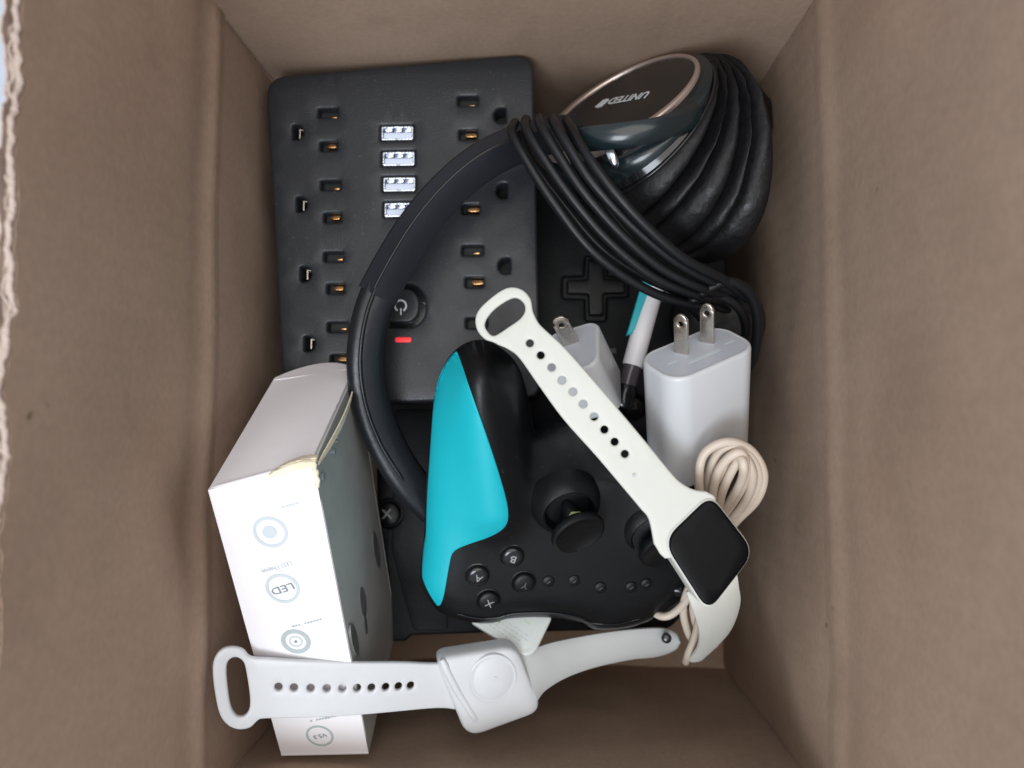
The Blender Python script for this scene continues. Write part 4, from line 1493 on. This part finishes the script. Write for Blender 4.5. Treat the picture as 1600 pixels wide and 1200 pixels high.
x0_, _ = fr.L(335, 1070); x9_, _ = fr.L(700, 1070)


def bend2(x, y, z):
    t = (x - x0_) / (x9_ - x0_)
    return (x, y, z + 3.5 * math.sin(math.pi * max(0, min(1, t))) + 5 * max(0, 0.15 - t) * 4)


slab('strap', sop, 0, -2.2, M['white_cool'], w2, holes=[lh] + hls, r=0.8, grid=3, step=1.2, both=True, warp=bend2)
case_o = roundpoly(fr.LL([(678, 1024), (806, 1004), (846, 1105), (728, 1148)], -1), [5, 6, 6.5, 7], 8)


def case2(x, y, d):
    return 1.0 + 2.2 * math.sqrt(max(0, 1 - (1 - min(d / 8, 1)) ** 2))


slab('case', case_o, case2, -6.5, M['white_cool'], w2, r=1.2, grid=2.2, both=True, smooth=80)
# raised rim where the strap slots in
rim = fr.LL([(690, 1030), (716, 1080), (746, 1128)], 2)
mesh('case_rim', *tubev(crv([(x, y, 2.0) for x, y in rim], 6, False), 1.6, 10), M['white_cool'], w2, 70)
cx_, cy_ = fr.L(770, 1062, 3.2)
sen = lathe('sensor_dome', [(10.4, -0.5), (10.1, 0.25), (9.5, 0.45), (8.9, 0.2), (8.3, 0.35), (6.0, 0.95), (3.0, 1.25), (0.3, 1.3)], M['white_cool'], w2, 44, (cx_, cy_, 2.8), R=None, sx=0.92)
for k in range(3):
    slab('sensor_mark', [(cx_ + (1.6 + k * 1.4) * math.cos(a) , cy_ + (1.6 + k * 1.4) * math.sin(a)) for a in np.linspace(0.2, 1.4, 8)] +
         [(cx_ + (2.0 + k * 1.4) * math.cos(a), cy_ + (2.0 + k * 1.4) * math.sin(a)) for a in np.linspace(1.4, 0.2, 8)], 4.18 - .22 * k, 3.2, M['charger'], sen, r=0, grid=5, step=.5)
# other strap half, running right under the card
A_r = [(800, 1012, 110), (830, 1013, 106), (862, 1004, 100), (905, 995, 93), (960, 986, 87), (1020, 981, 82), (1044, 983, 80), (1058, 990, 79), (1063, 999, 79)]
B_r = [(838, 1096, 108), (852, 1078, 104), (885, 1058, 97), (930, 1042, 89), (985, 1030, 82), (1022, 1026, 78), (1044, 1020, 77), (1058, 1013, 78), (1063, 1003, 78.5)]
railribbon(A_r, B_r, 2.2, 'strap', M['white_n'], fr, w2, n=8, cross=10, dome=0.8)
p = fr.loc(W(1041, 996, 86))
pin = lathe('strap_stud', [(1.2, -4), (1.2, 0.6), (2.0, 1.0), (2.1, 1.6), (1.5, 2.0), (0.3, 2.1)], M['black_gloss'], w2, 20, p, R=axisR((-0.35, 0.3, 0.9)))

# ============================================================ white tag card under the controller
fr = Frame(W(800, 990, 107), n=(0.05, 0.5, 0.86))
tg = thing('plastic_card', 'small white plastic card with fine print poking out below the controller', 'card', fr)
to = roundpoly(fr.LL([(748, 950), (736, 972), (818, 1026), (836, 1020), (862, 966), (850, 935)]), [1, 1, 5, 4, 1, 1], 8)
slab('card_body', to, 0, -2.4, M['tagcard'], tg, r=0.8, grid=4)
ti = roundpoly(fr.LL([(756, 950), (752, 972), (818, 1015), (830, 1010), (851, 970), (845, 938)]), [1, 1, 4, 3, 1, 1], 8)
slab('inner_panel', ti, 0.12, -0.2, M['tagcard'], tg, r=0.1, grid=4)
rr_ = random.Random(3)
for row, (a0, a1) in enumerate(((0, 1), (0.1, .9), (0.05, 1), (0.2, .8))):
    t_ = a0
    while t_ < a1:
        ln_ = rr_.uniform(0.05, 0.16)
        px = 764 + (t_ + ln_ / 2) * 48 + row * 5.6; py = 977 + (t_ + ln_ / 2) * 32 - row * 4.2
        x, y = fr.L(px, py)
        slab('fine_print', rrect(x, y, ln_ * 13.0, 0.34, 0.05, -34), 0.17, 0.05, M['ink'], tg, r=0, grid=5)
        t_ += ln_ + 0.03
x, y = fr.L(824, 973)
slab('fine_print', rrect(x, y, 2.2, 0.8, 0.1, -34), 0.17, 0.05, M['green_ink'], tg, r=0, grid=5)
x, y = fr.L(776, 970)
slab('fine_print', rrect(x, y, 3.2, 0.9, 0.1, -30), 0.17, 0.05, M['green_ink'], tg, r=0, grid=5)
